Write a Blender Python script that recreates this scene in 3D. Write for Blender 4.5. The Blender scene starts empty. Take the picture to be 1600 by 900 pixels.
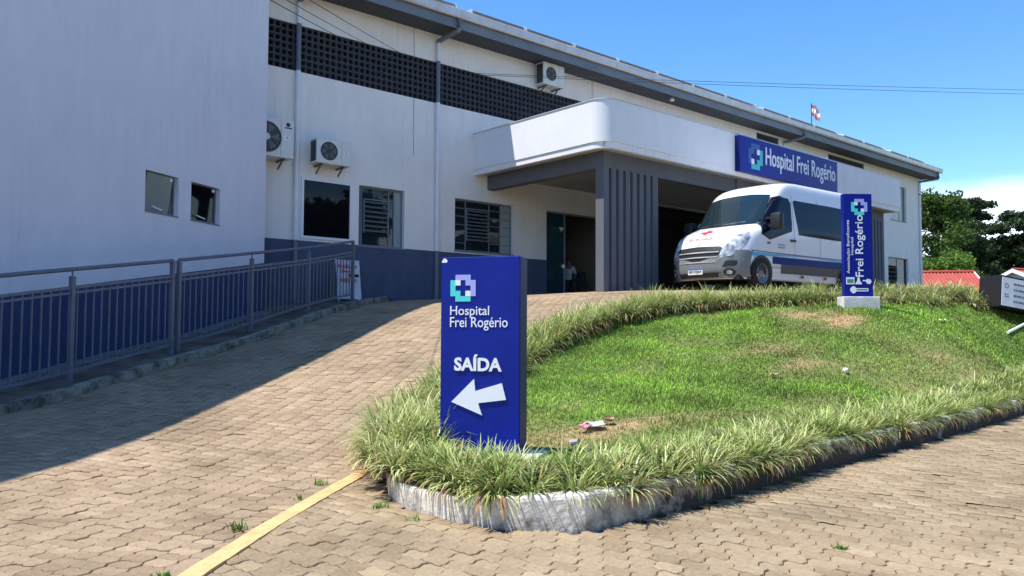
import bpy, bmesh, math, random
import numpy as np
from mathutils import Vector, Matrix, Euler
random.seed(7); RNG = np.random.default_rng(7)
PI = math.pi; R = math.radians
S = bpy.context.scene
COL = S.collection

# ------------------------------------------------------------------ camera
FPX, PITCH, ROLL, YAW = 1237.76, R(2.7616), R(0.2545), R(40.9106)
cy_, sy_ = math.cos(YAW), math.sin(YAW); cp_, sp_ = math.cos(PITCH), math.sin(PITCH)
FWD = Vector((sy_*cp_, cy_*cp_, sp_)); RT = Vector((cy_, -sy_, 0)); UP = RT.cross(FWD)
R2 = RT*math.cos(ROLL) + UP*math.sin(ROLL); U2 = UP*math.cos(ROLL) - RT*math.sin(ROLL)
cam = bpy.data.cameras.new('camera'); co = bpy.data.objects.new('camera', cam); COL.objects.link(co)
co.matrix_world = Matrix(((R2.x, U2.x, -FWD.x, 0), (R2.y, U2.y, -FWD.y, 0), (R2.z, U2.z, -FWD.z, 0), (0, 0, 0, 1)))
cam.sensor_width = 36; cam.lens = FPX/1600*36; cam.clip_start = 0.05; cam.clip_end = 3000
S.camera = co

def cam_xd(x, y):            # image column (1600 wide) and depth of a point, used only to skip pavers out of view
    d = x*FWD.x + y*FWD.y; r = x*RT.x + y*RT.y
    return (800 + FPX*r/d if d > .3 else 9e9), d

# ------------------------------------------------------------------ sky, sun, exposure
SUNV = Vector((-.42, .20, 1.0)).normalized()       # towards the sun
W = bpy.data.worlds.new('World'); S.world = W; W.use_nodes = True
nt = W.node_tree; nt.nodes.clear()
def N(t, k, **kw):
    n = t.nodes.new(k)
    for a, b in kw.items(): setattr(n, a, b)
    return n
out = N(nt, 'ShaderNodeOutputWorld'); bg = N(nt, 'ShaderNodeBackground')
sky = N(nt, 'ShaderNodeTexSky'); sky.sky_type = 'NISHITA'; sky.sun_disc = False
sky.sun_elevation = math.asin(SUNV.z); sky.sun_rotation = math.atan2(SUNV.x, SUNV.y)
sky.air_density = 1.0; sky.dust_density = 0.1; sky.ozone_density = 3.5; sky.altitude = 900
bg.inputs['Strength'].default_value = 0.15
tc = N(nt, 'ShaderNodeTexCoord'); sx = N(nt, 'ShaderNodeSeparateXYZ')
nt.links.new(tc.outputs['Generated'], sx.inputs[0])
nz = N(nt, 'ShaderNodeTexNoise'); nz.inputs['Scale'].default_value = 5.5; nz.inputs['Detail'].default_value = 7; nz.inputs['Roughness'].default_value = .55
mp = N(nt, 'ShaderNodeMapping'); mp.inputs['Scale'].default_value = (1, 1, 2.2); mp.inputs['Location'].default_value = (.35, .1, 0)
nt.links.new(tc.outputs['Generated'], mp.inputs[0]); nt.links.new(mp.outputs[0], nz.inputs['Vector'])
def ramp(t, pts, src):
    r = N(t, 'ShaderNodeValToRGB'); e = r.color_ramp.elements
    while len(e) < len(pts): e.new(.5)
    for i, (p, c) in enumerate(pts):
        e[i].position = p; e[i].color = c if len(c) == 4 else (*c, 1)
    t.links.new(src, r.inputs[0]); return r
band = ramp(nt, [(.05, (0, 0, 0)), (.09, (1, 1, 1)), (.135, (.9, .9, .9)), (.165, (0, 0, 0))], sx.outputs['Z'])
msk = ramp(nt, [(.33, (0, 0, 0)), (.47, (1, 1, 1))], nz.outputs['Fac'])
mm = N(nt, 'ShaderNodeMath', operation='MULTIPLY'); nt.links.new(band.outputs[0], mm.inputs[0]); nt.links.new(msk.outputs[0], mm.inputs[1])
m2 = N(nt, 'ShaderNodeMath', operation='MULTIPLY'); m2.inputs[1].default_value = .9; nt.links.new(mm.outputs[0], m2.inputs[0])
mx = N(nt, 'ShaderNodeMixRGB'); mx.inputs['Color2'].default_value = (6.6, 7.2, 8.2, 1)
nt.links.new(m2.outputs[0], mx.inputs['Fac']); hs = N(nt, 'ShaderNodeHueSaturation'); hs.inputs['Saturation'].default_value = 1.22; nt.links.new(sky.outputs[0], hs.inputs['Color']); nt.links.new(hs.outputs[0], mx.inputs['Color1'])
nt.links.new(mx.outputs[0], bg.inputs['Color']); nt.links.new(bg.outputs[0], out.inputs[0])

sun = bpy.data.lights.new('sun', 'SUN'); sun.energy = 4.0; sun.angle = R(.53); sun.color = (1, .955, .88)
so = bpy.data.objects.new('sun', sun); COL.objects.link(so); so.rotation_euler = SUNV.to_track_quat('Z', 'Y').to_euler(); so.location = (0, 0, 30)
S.view_settings.view_transform = 'Standard'; S.view_settings.look = 'None'
S.view_settings.exposure = 0.80; S.view_settings.gamma = 1.0
S.render.engine = 'CYCLES'
S.cycles.max_bounces = 7; S.cycles.transparent_max_bounces = 8

# ------------------------------------------------------------------ materials
def new_mat(name):
    m = bpy.data.materials.new(name); m.use_nodes = True
    t = m.node_tree; return m, t, t.nodes['Principled BSDF']
def mat(name, col, rough=.6, metal=0, var=0, vscale=3, bump=0, bscale=60, spec=.5, coat=0, dark=None, detail=4, stretch=None):
    m, t, b = new_mat(name)
    b.inputs['Roughness'].default_value = rough; b.inputs['Metallic'].default_value = metal
    b.inputs['Specular IOR Level'].default_value = spec; b.inputs['Coat Weight'].default_value = coat
    b.inputs['Base Color'].default_value = (*col, 1)
    tc = N(t, 'ShaderNodeTexCoord')
    vec = tc.outputs['Object']
    if stretch:
        q = N(t, 'ShaderNodeMapping'); q.inputs['Scale'].default_value = stretch; t.links.new(vec, q.inputs[0]); vec2 = q.outputs[0]
    else: vec2 = vec
    if var:
        n = N(t, 'ShaderNodeTexNoise'); n.inputs['Scale'].default_value = vscale; n.inputs['Detail'].default_value = detail; n.inputs['Roughness'].default_value = .6
        t.links.new(vec2, n.inputs['Vector'])
        d = dark or tuple(c*(1-var) for c in col)
        r = ramp(t, [(.32, d), (.68, tuple(min(1, c*(1+var*.5)) for c in col))], n.outputs['Fac'])
        t.links.new(r.outputs[0], b.inputs['Base Color'])
    if bump:
        n2 = N(t, 'ShaderNodeTexNoise'); n2.inputs['Scale'].default_value = bscale; n2.inputs['Detail'].default_value = 3
        t.links.new(vec, n2.inputs['Vector'])
        bp = N(t, 'ShaderNodeBump'); bp.inputs['Strength'].default_value = bump; bp.inputs['Distance'].default_value = .01
        t.links.new(n2.outputs['Fac'], bp.inputs['Height']); t.links.new(bp.outputs[0], b.inputs['Normal'])
    return m

def plaster(name, col, stain=.14):
    """rendered wall paint: rough grain, faint vertical streaks of dirt"""
    m, t, b = new_mat(name)
    b.inputs['Roughness'].default_value = .88; b.inputs['Specular IOR Level'].default_value = .25
    tc = N(t, 'ShaderNodeTexCoord')
    q = N(t, 'ShaderNodeMapping'); q.inputs['Scale'].default_value = (1.2, 1.2, .45); t.links.new(tc.outputs['Object'], q.inputs[0])
    n = N(t, 'ShaderNodeTexNoise'); n.inputs['Scale'].default_value = 2.4; n.inputs['Detail'].default_value = 8; n.inputs['Roughness'].default_value = .65
    t.links.new(q.outputs[0], n.inputs['Vector'])
    r = ramp(t, [(.3, tuple(c*(1-stain) for c in col)), (.62, col)], n.outputs['Fac'])
    n3 = N(t, 'ShaderNodeTexNoise'); n3.inputs['Scale'].default_value = .55; n3.inputs['Detail'].default_value = 5; t.links.new(tc.outputs['Object'], n3.inputs['Vector'])
    r3 = ramp(t, [(.35, (.95, .95, .95)), (.65, (1.0, 1.0, 1.0))], n3.outputs['Fac'])
    mu = N(t, 'ShaderNodeMixRGB', blend_type='MULTIPLY'); mu.inputs['Fac'].default_value = 1
    t.links.new(r.outputs[0], mu.inputs['Color1']); t.links.new(r3.outputs[0], mu.inputs['Color2'])
    # thin run-off streaks and blotches
    q5 = N(t, 'ShaderNodeMapping'); q5.inputs['Scale'].default_value = (5, 5, .22); t.links.new(tc.outputs['Object'], q5.inputs[0])
    n5 = N(t, 'ShaderNodeTexNoise'); n5.inputs['Scale'].default_value = 1.6; n5.inputs['Detail'].default_value = 6; n5.inputs['Distortion'].default_value = .3; t.links.new(q5.outputs[0], n5.inputs['Vector'])
    n6 = N(t, 'ShaderNodeTexNoise'); n6.inputs['Scale'].default_value = .35; n6.inputs['Detail'].default_value = 3; t.links.new(tc.outputs['Object'], n6.inputs['Vector'])
    r5 = ramp(t, [(.50, (0, 0, 0)), (.72, (1, 1, 1))], n5.outputs['Fac']); r6 = ramp(t, [(.45, (0, 0, 0)), (.62, (1, 1, 1))], n6.outputs['Fac'])
    m5 = N(t, 'ShaderNodeMath', operation='MULTIPLY'); t.links.new(r5.outputs[0], m5.inputs[0]); t.links.new(r6.outputs[0], m5.inputs[1])
    m6 = N(t, 'ShaderNodeMath', operation='MULTIPLY'); m6.inputs[1].default_value = .22; t.links.new(m5.outputs[0], m6.inputs[0])
    mz = N(t, 'ShaderNodeMixRGB'); t.links.new(m6.outputs[0], mz.inputs['Fac']); t.links.new(mu.outputs[0], mz.inputs['Color1']); mz.inputs['Color2'].default_value = (col[0]*.55, col[1]*.5, col[2]*.45, 1)
    t.links.new(mz.outputs[0], b.inputs['Base Color'])
    n2 = N(t, 'ShaderNodeTexNoise'); n2.inputs['Scale'].default_value = 38; n2.inputs['Detail'].default_value = 4; n2.inputs['Roughness'].default_value = .7
    t.links.new(tc.outputs['Object'], n2.inputs['Vector'])
    bp = N(t, 'ShaderNodeBump'); bp.inputs['Strength'].default_value = .55; bp.inputs['Distance'].default_value = .012
    t.links.new(n2.outputs['Fac'], bp.inputs['Height']); t.links.new(bp.outputs[0], b.inputs['Normal'])
    return m

def glass(name, tint=(.02, .03, .035), rough=.02, alpha=.5):
    """window glass: reflects, and lets part of the dark room behind show"""
    m, t, b = new_mat(name)
    b.inputs['Base Color'].default_value = (*tint, 1); b.inputs['Roughness'].default_value = rough
    b.inputs['Specular IOR Level'].default_value = .55
    b.inputs['Alpha'].default_value = alpha
    return m

M = {}
M['wall'] = plaster('wall_paint_pale_lilac_grey', (.83, .80, .77), .07)
M['wall2'] = plaster('canopy_paint_white', (.84, .84, .85), .05)
M['annex'] = plaster('annex_paint_lilac', (.73, .72, .79), .06)
M['plinth'] = plaster('plinth_paint_slate_blue', (.082, .105, .175), .2)
M['plinth2'] = plaster('plinth_paint_navy', (.045, .065, .16), .2)
M['char'] = plaster('charcoal_textured_paint', (.15, .16, .185), .12)
M['fasc'] = mat('eave_paint_grey_blue', (.155, .185, .225), .55, var=.15, vscale=1.2)
M['soff'] = mat('soffit_paint_dark_grey', (.05, .055, .065), .7, var=.12, vscale=1.5)
M['gutter'] = mat('gutter_galvanised', (.60, .60, .60), .42, .35, var=.15, vscale=2.5)
M['pipe'] = mat('pipe_white_pvc', (.74, .76, .80), .45, var=.08, vscale=2)
M['piped'] = mat('pipe_painted_dark', (.13, .15, .2), .5)
M['screen'] = mat('screen_block_paint', (.062, .068, .088), .75, var=.35, vscale=4, bump=.3)
M['frame'] = mat('steel_frame_grey_blue', (.15, .19, .24), .5)
M['framew'] = mat('aluminium_frame_white', (.74, .76, .78), .4)
M['glass'] = glass('window_glass', alpha=.62)
M['glassd'] = glass('dark_glass', (.004, .005, .008), alpha=.80)
M['glassd'].node_tree.nodes['Principled BSDF'].inputs['Specular IOR Level'].default_value = .3
M['glasst'] = glass('door_glass_painted_sky', (.02, .06, .085), alpha=.72)  # teal base colour paints in the blue sky reflection
M['frost'] = mat('frosted_pane', (.26, .31, .32), .35)
M['panel'] = mat('painted_steel_panel', (.10, .135, .185), .5)
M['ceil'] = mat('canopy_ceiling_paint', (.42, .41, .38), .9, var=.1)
M['room'] = mat('room_paint', (.36, .34, .31), .9)
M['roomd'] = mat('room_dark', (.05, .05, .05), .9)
M['roof'] = mat('roof_sheet', (.30, .30, .30), .5, .3, var=.2)
M['solar'] = mat('solar_cell', (.012, .016, .035), .15, spec=.7)
M['alu'] = mat('aluminium', (.72, .72, .72), .35, .6)
M['acw'] = mat('ac_casing', (.68, .68, .64), .5, var=.06, vscale=5)
M['acd'] = mat('ac_grille_dark', (.035, .037, .042), .5)
M['acm'] = mat('ac_grille_wire', (.16, .165, .17), .5)
M['rust'] = mat('bracket_metal', (.17, .15, .13), .7, var=.4, vscale=20)
M['rail'] = mat('railing_paint_grey_blue', (.115, .135, .185), .45, var=.2, vscale=6)
M['blue'] = mat('sign_blue_enamel', (.006, .018, .25), .34, spec=.16, var=.16, vscale=2.6, detail=8)
M['blues'] = mat('sign_blue_edge', (.006, .012, .10), .4, spec=.15)
M['lav'] = mat('print_lavender', (.36, .38, .78), .45)
M['turq'] = mat('print_turquoise', (.07, .66, .62), .45)
M['teal'] = mat('print_teal', (.05, .48, .46), .45)
M['midb'] = mat('print_mid_blue', (.03, .09, .32), .45)
M['white'] = mat('print_white', (.82, .83, .85), .45)
M['let'] = mat('letter_white', (.80, .82, .86), .5)
M['conc'] = mat('concrete', (.40, .38, .34), .9, var=.25, vscale=6, bump=.5, bscale=30)
M['base'] = mat('base_whitewash', (.66, .65, .61), .85, var=.22, vscale=5, bump=.4, bscale=30)
M['vanw'] = mat('van_paint_white', (.80, .81, .82), .28, coat=.6, var=.03, vscale=1)
M['vang'] = mat('van_bumper_grey', (.20, .21, .22), .5)
M['vand'] = mat('van_black_plastic', (.018, .019, .021), .5)
M['vand2'] = mat('van_sill_dark', (.07, .068, .06), .5)
M['tyre'] = mat('tyre', (.016, .016, .017), .85)
M['rim'] = mat('rim_silver', (.22, .22, .21), .45, .4)
M['chrome'] = mat('chrome', (.70, .70, .71), .3, .35)
M['vblue'] = mat('stripe_navy', (.008, .022, .16), .4, spec=.15)
M['vcyan'] = mat('stripe_cyan', (.10, .42, .66), .3)
M['vwine'] = mat('stripe_wine', (.20, .02, .09), .3)
M['red'] = mat('print_red', (.58, .03, .04), .5)
M['redl'] = mat('reflector_red', (.45, .01, .01), .3)
M['beige'] = mat('van_lower_dusty_white', (.55, .53, .47), .5, var=.15, vscale=3)
M['lamp'] = mat('lamp_glass', (.70, .72, .74), .08, .2, var=.35, vscale=7, dark=(.26, .27, .29), detail=1)
M['yellow'] = mat('kerb_paint_yellow', (.66, .43, .19), .85, var=.22, vscale=9, bump=.6, bscale=50)
M['dirt'] = mat('dirt', (.13, .105, .075), .95, var=.5, vscale=5, bump=.6, bscale=30)
M['black'] = mat('black_paint', (.018, .018, .02), .6, spec=.2)
M['tile'] = mat('roof_tile_red', (.40, .075, .05), .8, var=.25, vscale=2)
M['skin'] = mat('skin', (.24, .13, .09), .6)
M['shirt'] = mat('shirt_white', (.62, .63, .68), .8)
M['dark'] = mat('dark_cloth', (.03, .03, .04), .8)
M['wire'] = mat('cable_black', (.03, .03, .035), .6)
M['paper'] = mat('paper', (.80, .78, .78), .7, var=.05)
M['pink'] = mat('paper_pink', (.72, .25, .34), .7)
M['bark'] = mat('bark', (.10, .075, .055), .95, var=.4, vscale=8, bump=.6)
M['green'] = mat('plastic_green', (.02, .22, .13), .5)
M['yel'] = mat('plastic_yellow', (.55, .5, .08), .5)

def kerb_mat(name, mossy):
    m, t, b = new_mat(name); b.inputs['Roughness'].default_value = .92
    tc = N(t, 'ShaderNodeTexCoord'); n = N(t, 'ShaderNodeTexNoise'); n.inputs['Scale'].default_value = 3.5; n.inputs['Detail'].default_value = 9; n.inputs['Roughness'].default_value = .68
    t.links.new(tc.outputs['Object'], n.inputs['Vector'])
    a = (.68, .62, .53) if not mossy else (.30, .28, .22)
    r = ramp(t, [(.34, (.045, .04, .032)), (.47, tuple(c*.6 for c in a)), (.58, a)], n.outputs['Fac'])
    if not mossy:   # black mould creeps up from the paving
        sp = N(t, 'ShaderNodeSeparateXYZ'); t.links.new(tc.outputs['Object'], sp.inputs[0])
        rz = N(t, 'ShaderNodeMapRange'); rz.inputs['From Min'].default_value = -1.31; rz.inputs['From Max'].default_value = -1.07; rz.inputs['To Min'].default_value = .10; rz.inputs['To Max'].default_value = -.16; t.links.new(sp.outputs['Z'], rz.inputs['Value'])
        sx2 = N(t, 'ShaderNodeMapRange'); sx2.inputs['From Min'].default_value = 3.3; sx2.inputs['From Max'].default_value = 5.2; sx2.inputs['To Min'].default_value = -.07; sx2.inputs['To Max'].default_value = .19; t.links.new(sp.outputs['X'], sx2.inputs['Value'])  # along X: paler sunlit nose, right run darkened by mould and painted-in shade
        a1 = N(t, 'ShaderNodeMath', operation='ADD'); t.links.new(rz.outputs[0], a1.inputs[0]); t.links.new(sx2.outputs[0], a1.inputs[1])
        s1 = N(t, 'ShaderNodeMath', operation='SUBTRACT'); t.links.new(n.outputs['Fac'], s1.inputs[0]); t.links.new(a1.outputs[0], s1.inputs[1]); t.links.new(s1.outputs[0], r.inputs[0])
    t.links.new(r.outputs[0], b.inputs['Base Color'])
    n2 = N(t, 'ShaderNodeTexNoise'); n2.inputs['Scale'].default_value = 26; n2.inputs['Detail'].default_value = 5; t.links.new(tc.outputs['Object'], n2.inputs['Vector'])
    bp = N(t, 'ShaderNodeBump'); bp.inputs['Strength'].default_value = .8; bp.inputs['Distance'].default_value = .015
    t.links.new(n2.outputs['Fac'], bp.inputs['Height']); t.links.new(bp.outputs[0], b.inputs['Normal'])
    return m
M['kerb'] = kerb_mat('kerb_whitewashed_mould_and_shade', False)
M['kerbd'] = kerb_mat('kerb_mossy', True)

def paver_mat(name, base, joint=False):
    m, t, b = new_mat(name); b.inputs['Roughness'].default_value = .93; b.inputs['Specular IOR Level'].default_value = .2
    g = N(t, 'ShaderNodeNewGeometry')
    n = N(t, 'ShaderNodeTexNoise'); n.inputs['Scale'].default_value = .8; n.inputs['Detail'].default_value = 8; n.inputs['Roughness'].default_value = .6
    t.links.new(g.outputs['Position'], n.inputs['Vector'])
    r = ramp(t, [(.30, tuple(c*.66 for c in base)), (.5, base), (.72, tuple(min(1, c*1.16) for c in base))], n.outputs['Fac'])
    n3 = N(t, 'ShaderNodeTexNoise'); n3.inputs['Scale'].default_value = 30; n3.inputs['Detail'].default_value = 6; n3.inputs['Roughness'].default_value = .75
    t.links.new(g.outputs['Position'], n3.inputs['Vector'])
    r3 = ramp(t, [(.35, (.78, .76, .74)), (.65, (1.1, 1.09, 1.06))], n3.outputs['Fac'])
    mu = N(t, 'ShaderNodeMixRGB', blend_type='MULTIPLY'); mu.inputs['Fac'].default_value = 1
    t.links.new(r.outputs[0], mu.inputs['Color1']); t.links.new(r3.outputs[0], mu.inputs['Color2'])
    # each paver its own shade: random per object for single pavers, per cell noise for the joined ones
    at = N(t, 'ShaderNodeAttribute', attribute_name='tone'); oi = N(t, 'ShaderNodeObjectInfo')
    ad = N(t, 'ShaderNodeMath', operation='ADD'); t.links.new(at.outputs['Fac'], ad.inputs[0]); t.links.new(oi.outputs['Random'], ad.inputs[1])
    fr = N(t, 'ShaderNodeMath', operation='FRACT'); t.links.new(ad.outputs[0], fr.inputs[0])
    rr = ramp(t, [(0, (.84, .80, .76)), (.45, (.98, .97, .96)), (.9, (1.05, 1.04, 1.03)), (1, (1.22, 1.22, 1.22))], fr.outputs[0])
    mu2 = N(t, 'ShaderNodeMixRGB', blend_type='MULTIPLY'); mu2.inputs['Fac'].default_value = 1
    t.links.new(mu.outputs[0], mu2.inputs['Color1']); t.links.new(rr.outputs[0], mu2.inputs['Color2'])
    t.links.new(mu2.outputs[0], b.inputs['Base Color'])
    bp = N(t, 'ShaderNodeBump'); bp.inputs['Strength'].default_value = .5; bp.inputs['Distance'].default_value = .006
    t.links.new(n3.outputs['Fac'], bp.inputs['Height']); t.links.new(bp.outputs[0], b.inputs['Normal'])
    return m
M['paver'] = paver_mat('paver_sandy', (.345, .262, .178))
M['paver2'] = paver_mat('paver_greyer', (.332, .258, .168))
M['joint'] = mat('paver_joint_soil', (.14, .11, .08), .97, var=.4, vscale=12)
M['joint2'] = mat('paving_far', (.35, .28, .21), .95, var=.2, vscale=1.5)

def attr_mat(name, rough=.55, trans=.0):
    m, t, b = new_mat(name); b.inputs['Roughness'].default_value = rough; b.inputs['Specular IOR Level'].default_value = .22
    at = N(t, 'ShaderNodeAttribute', attribute_name='tint'); t.links.new(at.outputs['Color'], b.inputs['Base Color'])
    if trans:
        tr = N(t, 'ShaderNodeBsdfTranslucent'); t.links.new(at.outputs['Color'], tr.inputs['Color'])
        ms = N(t, 'ShaderNodeMixShader'); ms.inputs[0].default_value = trans
        o = t.nodes['Material Output']; t.links.new(b.outputs[0], ms.inputs[1]); t.links.new(tr.outputs[0], ms.inputs[2]); t.links.new(ms.outputs[0], o.inputs[0])
    return m
M['blade'] = attr_mat('leaf_blades', .55, .22)
M['leaf'] = attr_mat('tree_leaves', .55, .3)

def lawn_mat():
    m, t, b = new_mat('lawn_soil_and_turf'); b.inputs['Roughness'].default_value = .95
    g = N(t, 'ShaderNodeNewGeometry')
    n = N(t, 'ShaderNodeTexNoise'); n.inputs['Scale'].default_value = .55; n.inputs['Detail'].default_value = 6
    t.links.new(g.outputs['Position'], n.inputs['Vector'])
    ad_ = N(t, 'ShaderNodeAttribute', attribute_name='dry'); r = ramp(t, [(.0, (.10, .16, .025)), (.35, (.17, .19, .05)), (.8, (.36, .25, .12)), (1.0, (.38, .22, .11))], ad_.outputs['Fac'])
    n2 = N(t, 'ShaderNodeTexNoise'); n2.inputs['Scale'].default_value = 18; n2.inputs['Detail'].default_value = 8; t.links.new(g.outputs['Position'], n2.inputs['Vector'])
    r2 = ramp(t, [(.3, (.45, .45, .45)), (.7, (1.35, 1.35, 1.35))], n2.outputs['Fac'])
    mu = N(t, 'ShaderNodeMixRGB', blend_type='MULTIPLY'); mu.inputs['Fac'].default_value = 1
    t.links.new(r.outputs[0], mu.inputs['Color1']); t.links.new(r2.outputs[0], mu.inputs['Color2']); t.links.new(mu.outputs[0], b.inputs['Base Color'])
    return m
M['lawn'] = lawn_mat()

# ------------------------------------------------------------------ helpers
class MB:
    def __init__(s): s.v = []; s.f = []
    def add(s, vs, fs):
        b = len(s.v); s.v += [tuple(map(float, p)) for p in vs]; s.f += [tuple(b+i for i in f) for f in fs]; return s
    def box(s, x0, x1, y0, y1, z0, z1):
        v = [(x, y, z) for z in (z0, z1) for y in (y0, y1) for x in (x0, x1)]
        return s.add(v, [(0, 2, 3, 1), (4, 5, 7, 6), (0, 1, 5, 4), (2, 6, 7, 3), (0, 4, 6, 2), (1, 3, 7, 5)])
    def bbox(s, x0, x1, y0, y1, z0, z1, b=.01):    # bevelled box
        bm = bmesh.new(); bmesh.ops.create_cube(bm, size=1)
        for q in bm.verts: q.co = Vector(((x0+x1)/2+q.co.x*(x1-x0), (y0+y1)/2+q.co.y*(y1-y0), (z0+z1)/2+q.co.z*(z1-z0)))
        bmesh.ops.bevel(bm, geom=bm.edges[:], offset=b, segments=2, affect='EDGES', profile=.5)
        bm.verts.index_update(); s.add([q.co for q in bm.verts], [[q.index for q in f.verts] for f in bm.faces]); bm.free(); return s
    def obox(s, c, ax, ay, az):     # centre and half-axis vectors
        c, ax, ay, az = map(Vector, (c, ax, ay, az))
        v = [c+ax*i+ay*j+az*k for k in (-1, 1) for j in (-1, 1) for i in (-1, 1)]
        return s.add(v, [(0, 2, 3, 1), (4, 5, 7, 6), (0, 1, 5, 4), (2, 6, 7, 3), (0, 4, 6, 2), (1, 3, 7, 5)])
    def tube(s, pts, r, n=8, caps=True, r2=None):
        pts = [Vector(p) for p in pts]; m = len(pts); rings = []
        for i, p in enumerate(pts):
            t = (pts[min(i+1, m-1)]-pts[max(i-1, 0)]).normalized()
            a = t.cross(Vector((0, 0, 1)));
            if a.length < .05: a = t.cross(Vector((1, 0, 0)))
            a.normalize(); b = t.cross(a)
            rr = r if r2 is None else r+(r2-r)*i/(m-1)
            rings.append([p+a*math.cos(2*PI*k/n)*rr+b*math.sin(2*PI*k/n)*rr for k in range(n)])
        v = [q for g in rings for q in g]
        f = [(i*n+k, i*n+(k+1) % n, (i+1)*n+(k+1) % n, (i+1)*n+k) for i in range(m-1) for k in range(n)]
        if caps: f += [tuple(range(n))[::-1], tuple((m-1)*n+k for k in range(n))]
        return s.add(v, f)
    def prism(s, poly, o, u, v, w):   # polygon (a,b) -> o+u*a+v*b, extruded by vector w
        o, u, v, w = map(Vector, (o, u, v, w)); n = len(poly)
        p = [o+u*a+v*b for a, b in poly]; p += [q+w for q in p]
        return s.add(p, [tuple(range(n)), tuple(range(n, 2*n))[::-1]]+[(i, i+n, (i+1) % n+n, (i+1) % n) for i in range(n)])
    def lathe(s, prof, o, ax, n=24):   # profile (r, h) about axis
        o = Vector(o); ax = Vector(ax).normalized(); a = ax.cross(Vector((0, 0, 1)))
        if a.length < .05: a = Vector((1, 0, 0))
        a.normalize(); b = ax.cross(a); v = []; m = len(prof)
        for r, h in prof: v += [o+ax*h+(a*math.cos(2*PI*k/n)+b*math.sin(2*PI*k/n))*r for k in range(n)]
        f = [(i*n+k, i*n+(k+1) % n, (i+1)*n+(k+1) % n, (i+1)*n+k) for i in range(m-1) for k in range(n)]
        return s.add(v, f)
    def build(s, name, m, parent=None, smooth=False, off=None, **tags):
        me = bpy.data.meshes.new(name)
        v = s.v
        if off is not None: v = [(a-off[0], b-off[1], c-off[2]) for a, b, c in v]
        me.from_pydata(v, [], s.f); me.materials.append(m)
        if smooth:
            me.polygons.foreach_set('use_smooth', [True]*len(me.polygons))
            try: me.set_sharp_from_angle(angle=R(38))
            except Exception: pass
        bm = bmesh.new(); bm.from_mesh(me); bmesh.ops.recalc_face_normals(bm, faces=bm.faces[:]); bm.to_mesh(me); bm.free()
        return link(name, me, parent, **tags)
def link(name, me, parent=None, **tags):
    o = bpy.data.objects.new(name, me); COL.objects.link(o)
    if parent is not None: o.parent = parent
    for k, q in tags.items():
        if q is not None: o[k] = q
    return o
def thing(name, label, cat, loc=(0, 0, 0), rz=0, group=None):
    o = bpy.data.objects.new(name, None); COL.objects.link(o); o.location = loc; o.rotation_euler = (0, 0, rz)
    o.empty_display_size = .2; o['label'] = label; o['category'] = cat
    if group: o['group'] = group
    return o
def copy_tree(o, parent=None):
    c = o.copy(); COL.objects.link(c)
    if parent is not None: c.parent = parent
    for ch in [q for q in o.children]: copy_tree(ch, c)
    return c
def arr_mesh(name, V, F, m, parent=None, tint=None, tone=None, **tags):
    """fast mesh from numpy; F is (n,k)"""
    me = bpy.data.meshes.new(name); V = np.asarray(V, np.float32); F = np.asarray(F, np.int32); n, k = F.shape
    me.vertices.add(len(V)); me.vertices.foreach_set('co', V.ravel())
    me.loops.add(n*k); me.loops.foreach_set('vertex_index', F.ravel())
    me.polygons.add(n); me.polygons.foreach_set('loop_start', np.arange(0, n*k, k, dtype=np.int32))
    me.polygons.foreach_set('loop_total', np.full(n, k, np.int32)); me.update(calc_edges=True)
    if tint is not None:
        a = me.color_attributes.new('tint', 'FLOAT_COLOR', 'POINT'); c = np.ones((len(V), 4), np.float32); c[:, :3] = tint; a.data.foreach_set('color', c.ravel())
    if tone is not None:
        a = me.attributes.new('tone', 'FLOAT', 'POINT'); a.data.foreach_set('value', np.asarray(tone, np.float32))
    me.materials.append(m); me.validate(); return link(name, me, parent, **tags)

def text(s, name, m, parent, rect, o=(0, 0, 0), u=(1, 0, 0), v=(0, 0, 1), w=(0, -1, 0), h=.004, bold=0., mirror=False, **tags):
    """lettering fitted into rect=(a0,a1,b0,b1) on the plane o + u*a + v*b, raised by h along w"""
    c = bpy.data.curves.new('lettering', 'FONT'); c.body = s; c.size = 1; c.extrude = .001; c.offset = bold; c.resolution_u = 3
    t = bpy.data.objects.new('lettering', c); COL.objects.link(t)
    dg = bpy.context.evaluated_depsgraph_get(); me = bpy.data.meshes.new_from_object(t.evaluated_get(dg))
    bpy.data.objects.remove(t); bpy.data.curves.remove(c)
    p = np.empty(len(me.vertices)*3); me.vertices.foreach_get('co', p); p = p.reshape(-1, 3)
    lo, hi = p.min(0), p.max(0); a0, a1, b0, b1 = rect
    A = (p[:, 0]-lo[0])/(hi[0]-lo[0]); B = (p[:, 1]-lo[1])/(hi[1]-lo[1]); C = (p[:, 2] > 0)*1.0
    if mirror: A = 1-A
    o, u, v, w = (np.array(q, float) for q in (o, u, v, w))
    q = o + np.outer(a0+A*(a1-a0), u)+np.outer(b0+B*(b1-b0), v)+np.outer(C*h, w)
    me.vertices.foreach_set('co', q.ravel()); me.update()
    bm = bmesh.new(); bm.from_mesh(me); bmesh.ops.recalc_face_normals(bm, faces=bm.faces[:]); bm.to_mesh(me); bm.free()
    me.materials.clear(); me.materials.append(m)
    return link(name, me, parent, **tags)
def plate(name, m, parent, poly, o=(0, 0, 0), u=(1, 0, 0), v=(0, 0, 1), w=(0, -1, 0), h=.003, **tags):
    b = MB(); b.prism(poly, o, u, v, Vector(w)*h); return b.build(name, m, parent, **tags)
def rect(a0, a1, b0, b1): return [(a0, b0), (a1, b0), (a1, b1), (a0, b1)]

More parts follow.
